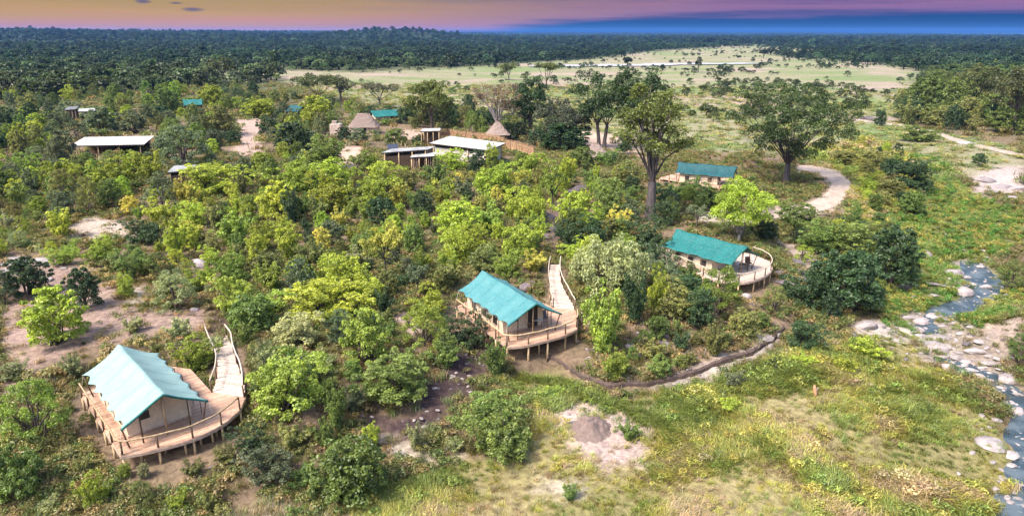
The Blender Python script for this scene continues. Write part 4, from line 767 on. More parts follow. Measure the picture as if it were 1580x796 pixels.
place_tree(1140, 372, 92, 98, (0.29, 0.40, 0.05), 'bright fresh green leafy tree between the big spreading tree and the deep teal tent', 'tall', 0.12, 0.2, 16, 8, 120, 0.20, 0.62, M_BARKP, 0, 103)
for k, (x, y, w, h, lab) in enumerate([(1178, 90, 11, 12, 'tiny dark tree beyond the pale river, left of two'), (1216, 90, 12, 11, 'tiny dark tree beyond the pale river, right of two'), (1077, 112, 8, 22, 'tall thin dead tree standing by the pale river'), (968, 103, 10, 14, 'dark tree on the near bank of the pale river')]):
    place_tree(x, y, w, h, (0.03, 0.045, 0.03), lab, 'spread', 0.3, 0.4, 5, 5, 40 if k != 2 else 6, 1.2, 1.6, M_BARKD, 0, 110+k)

# ------------------------------------------------------------------ rest of the scrub, far woodland, weeds and grass
srcs = [source('scrub_source', c) for f in (R_, U_, L_, F_) for c, _ in FAMS[f][:2]]
fi = {R_: 0, U_: 2, L_: 4, F_: 6, T_: 2, W_: 6}
def colvar(cols, k=0.2):
    cols = np.asarray(cols, float); n = len(cols); v = 1+rng.uniform(-k, k, (n, 1)); return cols*v*(1+rng.uniform(-0.1, 0.1, (n, 3)))
if rest:
    scatter('scrub', np.array([v['pos']-np.array([0, 0, 0.05]) for v in rest]), rng.uniform(0, 6.28, len(rest)), np.array([(v['w']*1.0, v['w']*1.0, v['h']*1.06) for v in rest]),
            np.array([fi[v['fam']]+rnd.randrange(2) for v in rest]), colvar([COLS[v['col']] for v in rest], 0.3), srcs, 'dense green scrub filling the gaps between the larger bushes')
# far woodland
def far_tree(seed):
    r = np.random.default_rng(seed); cl = []
    for k in range(16):
        d = r.normal(size=3); d /= np.linalg.norm(d); d[2] = abs(d[2])*1.1-0.35
        cl.append((d[0]*0.36, d[1]*0.36, max(0.12, 0.45+d[2]*0.4), 0.13+0.08*r.random()))
    V, Q, s = leaf_cloud(r, cl, 24, 0.12, up=0.7); mb = MB(); mb.tube([(0, 0, -0.1), (0, 0, 0.3)], [0.05, 0.03], 5, False)
    tv = np.array(mb.v); tq = np.array(mb.f)+len(V)
    return np_mesh('far_tree', np.concatenate([V, tv]), np.concatenate([Q, tq]), M_LEAFI, np.concatenate([s, np.zeros(len(tv))]))
fsrc = [bpy.data.objects.new('woodland_source', far_tree(900+k)) for k in range(5)]
pts = []
for r0, r1, per in ((120, 350, 24), (350, 700, 40), (700, 1500, 110), (1500, 3000, 380), (3000, 7500, 1900)):
    n = int(0.80*(r1*r1-r0*r0)/per); r = np.sqrt(rng.uniform(r0*r0, r1*r1, n)); a = rng.uniform(-0.8, 0.8, n); pts.append(np.stack([np.sin(a)*r, np.cos(a)*r], 1))
P2 = np.concatenate(pts); P3 = np.concatenate([P2, Hf(P2[:, 0], P2[:, 1])[:, None]], 1)
px, dep = project(P3); wxp = px[:, 0]+(fbm(P2[:, 0], P2[:, 1], 80, 5)-0.5)*110+rng.normal(size=len(P2))*8; wyp = px[:, 1]+(fbm(P2[:, 0], P2[:, 1], 80, 6)-0.5)*16+rng.normal(size=len(P2))*1.5
plain = inpoly(wxp, wyp, PLAINZ)
wood = (px[:, 1] < np.interp(px[:, 0], [-400, 0, 300, 430, 560, 700, 800, 1000, 1390, 1440, 1900], [160, 155, 140, 126, 118, 108, 100, 96, 106, 130, 108])) & ~plain
cluster = fbm(P2[:, 0], P2[:, 1], 45, 91)
sparse = plain & (px[:, 1] < 190) & (rng.random(len(P2)) < np.where(cluster > 0.57, 0.38, 0.02)*np.where(px[:, 0] < 760, 0.25, np.where(px[:, 0] > 1100, 1.5, 0.8)))
wood &= ~((fbm(P2[:, 0], P2[:, 1], 110, 95) < 0.37) & (rng.random(len(P2)) < 0.8))
sel = wood | sparse; P3 = P3[sel]; r = np.hypot(P3[:, 0], P3[:, 1]); n = len(P3); isw = wood[sel]
w = np.where(isw, np.minimum(3.6+rng.gamma(2.0, 1.7, n), 10.5), rng.uniform(1.6, 4.6, n)); w = np.where(r > 1500, w*1.5, w)
h = w*rng.uniform(0.65, 1.0, n); h = np.where(isw & (rng.random(n) < 0.03), h*1.35, h)
cA = np.array([0.075, 0.10, 0.032]); cB = np.array([0.030, 0.058, 0.028]); k = smooth(180, 650, r)[:, None]
scatter('distant_woodland', P3-np.array([0, 0, 0.2]), rng.uniform(0, 6.28, n), np.stack([w, w, h], 1), rng.integers(0, 5, n), colvar((cA*(1-k)+cB*k)*(0.55+0.9*fbm(P3[:, 0], P3[:, 1], 140, 99)[:, None])*np.exp(rng.normal(size=(n, 1))*0.3), 0.2), fsrc, 'dark woodland stretching to the horizon')

# grass tufts and weeds
def tuft(seed, nb, hgt, spread, wid, lean):
    r = np.random.default_rng(seed); V = []; Q = []; S = []
    for k in range(nb):
        a = r.normal()*1.1; b0 = np.array([r.normal()*spread, r.normal()*spread, -0.03]); l = hgt*(0.55+0.6*r.random()); dv = np.array([math.cos(a), math.sin(a), 0]); sd = np.array([-dv[1], dv[0], 0])*wid
        p1 = b0+dv*l*lean*0.35+np.array([0, 0, l*0.6]); p2 = b0+dv*l*lean+np.array([0, 0, l*(1-0.25*lean)])
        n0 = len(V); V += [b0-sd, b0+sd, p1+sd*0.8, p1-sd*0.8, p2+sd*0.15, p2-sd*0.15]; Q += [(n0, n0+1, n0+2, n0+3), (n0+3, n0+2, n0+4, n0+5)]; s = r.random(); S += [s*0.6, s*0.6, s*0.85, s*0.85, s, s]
    return np_mesh('tuft', np.array(V), np.array(Q), M_GRASS, np.array(S))
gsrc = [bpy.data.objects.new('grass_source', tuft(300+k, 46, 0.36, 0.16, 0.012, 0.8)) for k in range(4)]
gsrc += [bpy.data.objects.new('weed_source', (lambda V, Q, s: np_mesh('weed', V, Q, M_GRASS, s))(*leaf_cloud(np.random.default_rng(400+k), [(np.random.default_rng(k*9+j).normal()*0.13, np.random.default_rng(k*9+j+50).normal()*0.13, 0.10+0.2*np.random.default_rng(k*7+j).random(), 0.13) for j in range(9)], 13, 0.085, up=0.6))) for k in range(3)]
def ground_pts(n, r0, r1):
    r = np.sqrt(rng.uniform(r0*r0, r1*r1, n)); a = rng.uniform(-0.72, 0.72, n); x = np.sin(a)*r; y = np.cos(a)*r
    return np.stack([x, y, Hf(x, y)], 1)
P3 = np.concatenate([ground_pts(80000, 24, 75), ground_pts(36000, 75, 140), ground_pts(16000, 140, 330)])
zc, bare, wx, wy = zone_cols(P3)
px, dep = project(P3); r = np.hypot(P3[:, 0], P3[:, 1])
gz = inpoly(wx, wy, GRASSZ); grn = inpoly(wx, wy, GREENZ); bz = inpoly(wx, wy, BANKZ); pz = inpoly(wx, wy, PLAINZ); slz = inpoly(wx, wy, SLOPEZ); clz = inpoly(wx, wy, [(0, 380), (340, 390), (340, 520), (180, 560), (120, 620), (0, 620)])
low = P3[:, 2] < -2.9
patch = fbm(P3[:, 0], P3[:, 1], 4.5, 33); patch2 = fbm(P3[:, 0], P3[:, 1], 11, 35)
keep = np.where(gz, rng.random(len(P3)) < 0.22+0.78*smooth(0.34, 0.58, patch), np.where(grn | bz, True, np.where(pz, rng.random(len(P3)) < 0.6, rng.random(len(P3)) < 0.16+0.62*smooth(0.34, 0.6, patch))))
keep &= ~((slz | clz) & (rng.random(len(P3)) < 0.5)) & ~(rng.random(len(P3)) < bare*0.95) & ~((P3[:, 2] < -3.07) & (P3[:, 1] < 75))
trackd = np.minimum(pl_dist(P3[:, 0], P3[:, 1], gpts([(1228, 256), (1282, 270), (1300, 281), (1282, 310), (1225, 328), (1150, 330)])), pl_dist(P3[:, 0], P3[:, 1], gpts([(1315, 184), (1430, 203), (1530, 231), (1590, 243)])))
keep &= trackd > 1.6
bd_ = P3[:, 1]-np.interp(P3[:, 0], BANKX, BANKY); keep &= ~((P3[:, 0] > 2.4) & (P3[:, 0] < 23) & (bd_ > -0.9) & (bd_ < 0.35))
onpx = np.zeros(len(P3), bool)
for pl_, rad, zt in PADS:
    dd_ = pl_dist(P3[:, 0], P3[:, 1], pl_); onpx |= dd_ < (1.25 if zt == -0.1 else 3.6)
keep &= ~onpx
n = len(P3); u1 = patch[:, None]; u2 = rng.random((n, 1))
cy = np.array([0.35, 0.34, 0.085])*(0.8+0.5*u2); cg = np.array([0.20, 0.25, 0.06])*(0.7+0.6*u2); ct = np.array([0.46, 0.37, 0.22])*(0.7+0.5*u2); cdg = np.array([0.07, 0.15, 0.025])*(0.7+0.7*u2)
pq = (fbm(P3[:, 0], P3[:, 1], 3.0, 131)[:, None]-0.5)*1.5+0.5+0.35*(u2-0.5)
base = np.where(pq < 0.30, ct, np.where(pq < 0.56, cy, cg))
scrubc = np.where((slz | clz)[:, None] & (u2 < 0.62), np.array([0.36, 0.29, 0.13])*(0.7+0.6*u2), np.where(u2 < 0.4, np.array([0.20, 0.20, 0.07]), np.where(u2 < 0.68, np.array([0.25, 0.20, 0.09]), np.array([0.13, 0.17, 0.05]))))
gc = np.where(gz[:, None] | bz[:, None], base, np.where(grn[:, None], np.where(u2+patch[:, None]-0.5 < 0.28, cy, np.where(u2 < 0.6, cg, cdg*1.15)), np.where(pz[:, None], np.where(u2 < 0.5, np.array([0.34, 0.32, 0.13]), np.array([0.20, 0.26, 0.09])), scrubc)))
sc_ = np.where(gz, 0.5+2.2*patch**2.2, np.where(grn, 1.0, 1.25))*rng.uniform(0.65, 1.35, n)*np.where(r > 75, 1.35, 1.0)*np.where(r > 140, 2.2, 1.0)
ix = np.where(rng.random(n) < np.where(gz, 0.05, np.where(grn, 0.4, 0.4)), rng.integers(4, 7, n), rng.integers(0, 4, n))
hs = sc_*np.where(pz, 0.5, 1.0)
k = keep
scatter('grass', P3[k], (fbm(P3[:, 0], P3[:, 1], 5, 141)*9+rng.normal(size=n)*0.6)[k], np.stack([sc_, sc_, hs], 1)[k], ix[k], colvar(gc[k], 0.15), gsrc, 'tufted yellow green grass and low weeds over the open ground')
# ------------------------------------------------------------------ decks, walkways, tents
ZD = 0.30
def clip(poly, nx_, ny_, d, keep_ge):
    out = []; n = len(poly); f = lambda p: (p[0]*nx_+p[1]*ny_-d)*(1 if keep_ge else -1)
    for i in range(n):
        a, b = poly[i], poly[(i+1) % n]; fa, fb = f(a), f(b)
        if fa >= 0: out.append(a)
        if (fa >= 0) != (fb >= 0): w = fa/(fa-fb); out.append((a[0]+(b[0]-a[0])*w, a[1]+(b[1]-a[1])*w))
    return out
def resample(pts, step):
    P = np.array(pts, float); seg = np.linalg.norm(np.diff(P, axis=0), axis=1); s = np.concatenate([[0], np.cumsum(seg)])
    n = max(2, int(round(s[-1]/step))+1); u = np.linspace(0, s[-1], n); return np.stack([np.interp(u, s, P[:, k]) for k in range(P.shape[1])], 1)
def curve_pts(pts, sub=6):
    P = [np.array(p, float) for p in pts]; P = [2*P[0]-P[1]]+P+[2*P[-1]-P[-2]]; out = []
    for i in range(1, len(P)-2):
        for k in range(sub):
            t_ = k/sub; a, b, c, d = P[i-1:i+3]
            out.append(0.5*(2*b+(c-a)*t_+(2*a-5*b+4*c-d)*t_**2+(3*b-a-3*c+d)*t_**3))
    out.append(P[-2]); return np.array(out)
def posts_and_rail(o, line, zd, step, rail_h, post_m, rail_m, stilt_m, wob=0.0, rail_r=0.05, stilts=True, seed=3):
    r = random.Random(seed); pp = resample(line, step); top = []
    for (x, y) in pp:
        g_ = float(Hf(x, y)); hh = rail_h+r.uniform(-0.03, 0.05); lx, ly = r.uniform(-wob, wob), r.uniform(-wob, wob)
        mb = MB(); mb.tube([(x, y, zd-0.15), (x+lx*0.5, y+ly*0.5, zd+hh*0.5), (x+lx, y+ly, zd+hh)], [0.06, 0.055, 0.05], 7); mb.build('post', post_m, o, True)
        top.append((x+lx, y+ly, zd+hh))
        if stilts and zd-0.25 > g_:
            mb = MB(); mb.tube([(x, y, g_-0.4), (x, y, zd-0.151)], [0.075, 0.07], 8); mb.build('stilt', stilt_m, o, True)
    f = curve_pts(top, 4) if len(top) > 2 else np.array(top)
    if wob: f = f+np.stack([np.zeros(len(f)), np.zeros(len(f)), [0.02*math.sin(i*1.7+seed) for i in range(len(f))]], 1)
    mb = MB(); mb.tube(list(f), rail_r, 7); mb.build('handrail', rail_m, o, True)
def deck(outline, direction, zd, pw, label, rails, pm, post_m=M_POLED, rail_m=M_POLE, inner_rows=((0.5, 0.5),), curve=None, name='timber_deck', seed=1):
    c = np.mean(outline, 0); o = empty(name, (float(c[0]), float(c[1]), zd)); r = random.Random(seed)
    off = np.array([c[0], c[1]])
    loc = [(x-c[0], y-c[1]) for x, y in outline]
    nx_, ny_ = -math.sin(direction), math.cos(direction)
    ds = [x*nx_+y*ny_ for x, y in loc]; d = min(ds)
    while d < max(ds):
        pl = clip(clip(loc, nx_, ny_, d+0.010, True), nx_, ny_, min(d+pw-0.010, max(ds)), False)
        if len(pl) >= 3:
            mb = MB(); dz = r.uniform(-0.006, 0.006); mb.prism(pl, -0.045+dz, dz); mb.build('plank', pm, o)
        d += pw
    ed = MB(); n = len(loc)
    for i in range(n):
        a, b = loc[i], loc[(i+1) % n]
        ed.beam((a[0], a[1], -0.13), (b[0], b[1], -0.13), 0.06, 0.16)
    ed.build('edge_beam', M_PLANK, o)
    base = MB()
    for k in range(1, 5):
        dd = min(ds)+(max(ds)-min(ds))*k/5
        pl = clip(clip(loc, nx_, ny_, dd, True), nx_, ny_, dd+0.08, False)
        if len(pl) >= 3:
            mb = MB(); mb.prism(pl, -0.20, -0.055); mb.build('joist', M_POLED, o)
    # stilts standing further in under the deck
    for k in range(26):
        x = r.uniform(min(p[0] for p in loc), max(p[0] for p in loc)); y = r.uniform(min(p[1] for p in loc), max(p[1] for p in loc))
        if inpoly(np.array([x]), np.array([y]), loc)[0]:
            g_ = float(Hf(x+c[0], y+c[1]))-zd
            if g_ < -0.3: mb = MB(); mb.tube([(x, y, g_-0.3), (x, y, -0.06)], 0.07, 6); mb.build('stilt', M_POLE, o, True)
    holder = o
    for ln in rails:
        # posts are written in world coordinates, then shifted under the deck's origin
        before = set(C.objects)
        posts_and_rail(o, ln, zd, 1.75, 0.80, post_m, rail_m, M_POLE, 0.02, 0.05, True, seed)
        for ob in set(C.objects)-before: ob.location = (-c[0], -c[1], -zd)
    return tag(o, label, 'deck', 'timber tent decks')
def walkway(L, R, zd, label, seed=1, ends=None):
    Lc = resample(curve_pts(L), 0.27); n = len(Lc); Rc0 = curve_pts(R); s = np.concatenate([[0], np.cumsum(np.linalg.norm(np.diff(Rc0, axis=0), axis=1))]); u = np.linspace(0, s[-1], n)
    Rc = np.stack([np.interp(u, s, Rc0[:, k]) for k in (0, 1)], 1)
    c = Lc.mean(0)*0.5+Rc.mean(0)*0.5; o = empty('timber_walkway', (float(c[0]), float(c[1]), zd)); r = random.Random(seed)
    z_ = lambda i: 0.004
    for i in range(n-1):
        a, b, d, e = Lc[i], Rc[i], Rc[i+1], Lc[i+1]; g_ = 0.045
        q = [a+(e-a)*g_-c, b+(d-b)*g_-c, d-(d-b)*g_-c, e-(e-a)*g_-c]; ext = r.uniform(-0.04, 0.04); ac = (q[1]-q[0])/max(0.1, np.linalg.norm(q[1]-q[0]))
        q = [q[0]-ac*ext, q[1]+ac*ext, q[2]+ac*ext, q[3]-ac*ext]
        mb = MB(); dz = r.uniform(-0.008, 0.008)+0.006; mb.prism([tuple(p) for p in q], -0.045+dz, dz); mb.build('plank', M_PLANKW, o)
    for line, f in ((Lc, 0.06), (Rc, 0.06)):
        mb = MB(); pts_ = [(p[0]-c[0], p[1]-c[1], -0.13) for p in line[::4]]; mb.tube(pts_, 0.06, 6); mb.build('bearer', M_POLED, o, True)
        before = set(C.objects)
        posts_and_rail(o, line, zd, 1.7, 0.85, M_POLED, M_RAIL, M_POLE, 0.045, 0.05, True, seed+1)
        for ob in set(C.objects)-before: ob.location = (-c[0], -c[1], -zd)
    return tag(o, label, 'walkway', 'timber walkways to the tents')
def tent(rb, rf, zd, ze, zr, hw, fly_m, label, scal=0.10, ns=5, porch=2.3, name='safari_tent', door=True):
    rb = np.array(rb, float); rf = np.array(rf, float); L = float(np.linalg.norm(rf-rb)); a = (rf-rb)/L; ang = math.atan2(a[1], a[0])
    mid = (rb+rf)/2; o = empty(name, (float(mid[0]), float(mid[1]), zd+0.012), ang); ze -= zd; zr -= zd     # local: x forward, y to the viewer's right
    na_, nb_ = 50, 28; V = np.zeros((na_+1, nb_+1, 3))
    for i in range(na_+1):
        s = i/na_
        for j in range(nb_+1):
            u = j/nb_*2-1; q = abs(u); wv = abs(math.sin(math.pi*ns*s))
            eu = u*(1-scal*wv*q**6)
            z = zr-(zr-ze)*q-0.16*math.sin(math.pi*q)*(0.6+0.4*math.sin(math.pi*s))-0.07*math.sin(math.pi*s*2)**2
            z += 0.10*scal/0.1*wv*q**6*0.8+0.018*math.sin(9*s*3.1+u*7)+0.012*math.sin(23*s+3*u)
            ex = (s-0.5)*L*(1+0.03*(1-q))
            V[i, j] = (ex-(0.18*math.sin(math.pi*q)*(1 if s > 0.5 else -1)*abs(2*s-1)**6), eu*hw, z)
    idx = np.arange((na_+1)*(nb_+1)).reshape(na_+1, nb_+1)
    Q = np.stack([idx[:-1, :-1], idx[1:, :-1], idx[1:, 1:], idx[:-1, 1:]], -1).reshape(-1, 4)
    fo = link('fly_sheet', np_mesh('fly_sheet', V.reshape(-1, 3), Q, fly_m, smooth_=True), o)
    so = fo.modifiers.new('thickness', 'SOLIDIFY'); so.thickness = 0.025; so.offset = -1
    for i in range(7, na_-4, 9):
        sm = MB(); sm.tube([tuple(p+np.array([0, 0, 0.004])) for p in V[i, ::2]], 0.011, 5); sm.build('seam', fly_m, fo, True)
    tm = MB(); row = V[-1]
    tm.tube([tuple(p+np.array([0.02, 0, -0.07])) for p in row], 0.065, 6); tm.build('front_hem', M_TRIM, o, True)
    # inner canvas room
    x0, x1 = -L/2+0.65, L/2-porch; w = hw*0.74; wh = ze-0.12; rz_ = zr-0.42
    sec = [(-w, 0.02), (-w*1.03, wh*0.5), (-w, wh), (-w*0.5, (wh+rz_)/2-0.03), (0, rz_), (w*0.5, (wh+rz_)/2-0.03), (w, wh), (w*1.03, wh*0.5), (w, 0.02)]
    mb = MB(); n = len(sec); mb.add([(x0, y, z) for y, z in sec]+[(x1, y, z) for y, z in sec], [(i, i+1, n+i+1, n+i) for i in range(n-1)]+[tuple(range(n-1, -1, -1)), tuple(range(n, 2*n))])
    inner = mb.build('inner_tent', M_CREAM, o)
    sk = MB(); sk.box(((x0+x1)/2, 0, 0.06), (x1-x0+0.06, 2*w+0.1, 0.1)); sk.build('ground_skirt', M_PLANK, inner)
    for sd in (-1, 1):
        for k in range(3):
            xc = x0+(x1-x0)*(0.2+0.3*k); mb = MB(); mb.box((xc, sd*(w*1.035), wh*0.55), (0.62, 0.05, 0.62)); wn = mb.build('window', M_MESHW, inner)
            mb = MB(); mb.tube([(xc-0.34, sd*(w*1.06), wh*0.55+0.36), (xc+0.34, sd*(w*1.06), wh*0.55+0.36)], 0.05, 6); mb.build('rolled_flap', M_CREAM, inner)
            mb = MB(); mb.box((xc+0.47, sd*w*1.03, wh*0.5), (0.09, 0.06, wh*0.92)); mb.build('wall_seam', M_PLASTER, inner)
    if door: mb = MB(); mb.box((x1+0.02, w*0.45, 0.92), (0.05, 0.95, 1.75)); mb.build('door_mesh', M_MESHW, inner)
    mb = MB(); mb.tube([(x1+0.07, w*0.45-0.52, 0.1), (x1+0.07, w*0.45-0.5, 1.8)], 0.07, 7); mb.build('door_flap', M_CREAM, inner)
    mb = MB(); mb.box((x1+0.02, -w*0.45, 1.05), (0.05, 0.55, 0.45)); mb.build('window', M_MESHW, inner)
    # poles and guys
    for sx, sy in ((1, -1), (1, 1), (-1, -1), (-1, 1)):
        mb = MB(); ex = sx*(L/2-0.12); ey = sy*hw*0.98; mb.tube([(ex-sx*0.25, sy*hw*0.86, 0.02), (ex, ey, ze+0.02)], [0.045, 0.04], 7); mb.build('corner_pole', M_POLED, o, True)
        mb = MB(); mb.tube([(ex, ey, ze), (ex+sx*0.3, ey+sy*0.3, 0.02)], 0.014, 5); mb.build('guy_rope', M_ROPE, o, True)
    for k in range(1, ns):
        for sy in ((-1, 1) if door else (1,)):
            xx = (k/ns-0.5)*L; mb = MB(); mb.tube([(xx, sy*hw*0.98, ze-0.02), (xx, sy*(hw*0.99), 0.02)], 0.03, 6); mb.build('side_pole', M_POLED, o, True)
    for sy in (0, -0.55, 0.55):
        mb = MB(); zz = zr-(zr-ze)*abs(sy)-0.2; mb.tube([(L/2-0.35, sy*hw, 0.02), (L/2-0.3, sy*hw, zz)], [0.045, 0.04], 7); mb.build('porch_pole', M_POLE if sy == 0 else M_POLED, o, True)
    mb = MB(); mb.tube([(-L/2+0.1, 0, zr-0.26), (L/2-0.1, 0, zr-0.26)], 0.045, 7); mb.build('ridge_pole', M_POLED, o, True)
    return tag(o, label, 'tent', 'teal safari tents')
def chair(x, y, z, rz, label, m):
    o = empty('camp_chair', (x, y, z), rz)
    mb = MB(); mb.box((0, 0, 0.42), (0.5, 0.52, 0.05)); mb.build('seat', m, o)
    mb = MB(); mb.box((-0.27, 0, 0.70), (0.05, 0.52, 0.5), (1, 0, 0.2)); mb.build('backrest', m, o)
    for sx in (-1, 1):
        for sy in (-1, 1):
            mb = MB(); mb.beam((sx*0.22, sy*0.23, 0.0), (sx*0.22, sy*0.23, 0.40), 0.045, 0.045); mb.build('leg', M_POLED, o)
        mb = MB(); mb.box((0, sx*0.27, 0.62), (0.52, 0.05, 0.04)); mb.build('armrest', M_POLE, o)
    return tag(o, label, 'chair', 'camp chairs on the tent porches')
def table(x, y, z, label, m=M_PLANK):
    o = empty('side_table', (x, y, z)); mb = MB(); mb.box((0, 0, 0.55), (0.7, 0.5, 0.04)); mb.build('table_top', m, o)
    for sx in (-1, 1):
        for sy in (-1, 1): mb = MB(); mb.beam((sx*0.28, sy*0.19, 0), (sx*0.28, sy*0.19, 0.53), 0.04, 0.04); mb.build('leg', M_POLED, o)
    return tag(o, label, 'table', 'porch tables')
M_SEAT = simple('grey_chair_canvas', (0.16, 0.15, 0.16), 0.9, 0.2); M_SEATB = simple('brown_chair_canvas', (0.16, 0.09, 0.06), 0.9, 0.2)
D2 = lambda l, z=ZD: [tuple(at(x, y, z)[:2]) for x, y in l]
# palest tent
o1 = curve_pts([(-21.1, 32.2), (-19.7, 32.75), (-17.9, 33.9), (-16.9, 35.3), (-16.45, 37.0)], 4)
deck([(-27.2, 38.9)]+[tuple(p) for p in o1]+[(-16.7, 38.6), (-19.1, 39.2), (-21.8, 42.3), (-24.6, 43.0)], math.radians(42), ZD, 0.19, 'reddish timber deck with pale edge under the palest tent', [[(-27.05, 38.7)]+[tuple(p+np.array([-0.04, 0.06])) for p in o1]], M_PLANKR, seed=2)
walkway([(-19.05, 39.15), (-19.3, 40.3), (-19.8, 41.9), (-21.2, 44.7), (-22.9, 47.4)], [(-16.75, 38.5), (-17.4, 40.2), (-19.0-0.0, 43.2), (-20.4, 46.0), (-21.5, 47.8)], ZD, 'pale plank walkway curving up behind the palest tent', 3)
tent((-25.03, 40.16), (-19.3, 34.0), ZD, 1.75, 3.1, 2.3, M_FLY1, 'safari tent with faded pale teal scalloped fly sheet, nearest to the viewer', 0.13, 6, 1.5, door=False)
chair(-20.3, 35.6, ZD+0.01, math.radians(-60), 'dark grey camp chair in front of the palest tent', M_SEAT)
# middle tent
o2 = curve_pts([(-0.3, 45.8), (0.9, 46.05), (2.3, 46.8), (3.9, 47.8), (5.0, 48.9)], 4)
deck([(-4.7, 53.4)]+[tuple(p) for p in o2]+[(5.25, 51.2), (5.2, 53.0), (3.35, 53.4), (0.8, 56.9), (-2.0, 57.4)], math.radians(32), ZD, 0.19, 'timber deck on many stilts under the middle teal tent', [[(-4.55, 53.2)]+[tuple(p+np.array([-0.04, 0.07])) for p in o2]+[(5.2, 51.0)]], M_PLANKR, seed=4)
walkway([(3.4, 53.3), (3.3, 55.5), (3.35, 58.0), (3.4, 60.4), (3.75, 64.5)], [(5.15, 52.9), (5.05, 54.4), (4.65, 57.4), (4.5, 60.5), (4.75, 64.5)], ZD, 'straight pale walkway with crooked rails behind the middle teal tent', 5)
tent((-2.44, 54.56), (1.72, 47.38), ZD, 1.75, 3.1, 2.36, M_FLY2, 'safari tent with bright sea teal fly sheet on the stilted deck in the middle', 0.09, 6, 1.7)
chair(1.35, 49.0, ZD+0.01, math.radians(-50), 'brown camp chair by the gable of the middle teal tent', M_SEATB)
chair(2.5, 50.2, ZD+0.01, math.radians(-80), 'grey camp chair on the right of the middle teal tent porch', M_SEAT)
table(2.0, 49.5, ZD+0.01, 'small table with white cloth on the middle tent porch', M_CLOTHW)
# tent on the curved deck
o3 = curve_pts([(18.5, 60.2), (20.8, 59.3), (23.3, 60.7), (25.0, 62.9), (25.7, 65.5)], 5)
deck([(14.7, 68.2)]+[tuple(p) for p in o3]+[(24.6, 68.2), (18.6, 71.2)], math.radians(38), ZD, 0.19, 'round ended timber deck on stilts above dark rocks', [[(14.9, 67.9)]+[tuple(p+np.array([-0.05, 0.07])) for p in o3]+[(24.7, 67.8)]], M_PLANKW, rail_m=M_RAIL, seed=6)
tent((16.7, 67.4), (21.79, 61.49), ZD, 1.75, 3.1, 2.38, M_FLY3, 'safari tent with deep teal fly sheet on the round ended deck', 0.03, 5)
table(22.2, 62.9, ZD+0.01, 'small dark table on the porch of the deep teal tent', M_POLED)
chair(23.0, 63.8, ZD+0.01, math.radians(-80), 'brown camp chair on the porch of the deep teal tent', M_SEATB)
# tent behind the tall trunk
ra = at(1047, 250, 3.1); rf_ = at(1136, 257, 3.1); d4 = D2([(1018, 274), (1060, 281), (1112, 289.5), (1140, 287), (1136, 274), (1050, 266)])
deck(d4, math.atan2(rf_[1]-ra[1], rf_[0]-ra[0])+math.pi/2, ZD, 0.25, 'low timber deck under the tent behind the tall dark trunk', [d4[:4]], M_PLANKR, rail_m=M_POLED, seed=8)
tent(ra[:2], rf_[:2], ZD, 1.75, 3.1, 1.9, M_FLY4, 'safari tent with dark teal fly sheet half hidden behind the tall dark trunk', 0.02, 5)

# far teal roofs among the trees
def far_tent(pxs, zr, label, m=M_FLY3):
    (xa, ya), (xb, yb) = pxs; g1 = ground(xa, ya); a = at(xa, ya-14*0.6, g1[2]+3.2); b = at(xb, yb-14*0.6, g1[2]+3.2)
    tent(a[:2], b[:2], g1[2]+0.1, g1[2]+1.9, g1[2]+3.3, 2.4, m, label, 0.02, 4)
far_tent(((572, 180), (612, 178)), 3, 'distant teal tent roof among trees behind the stone hut', M_FLY3)
far_tent(((448, 171), (468, 172)), 3, 'distant blue teal roof left of the flat topped acacia', M_FLY4)
far_tent(((282, 163), (312, 162)), 3, 'faintest distant teal tent roof above the round bushes', M_FLY3)

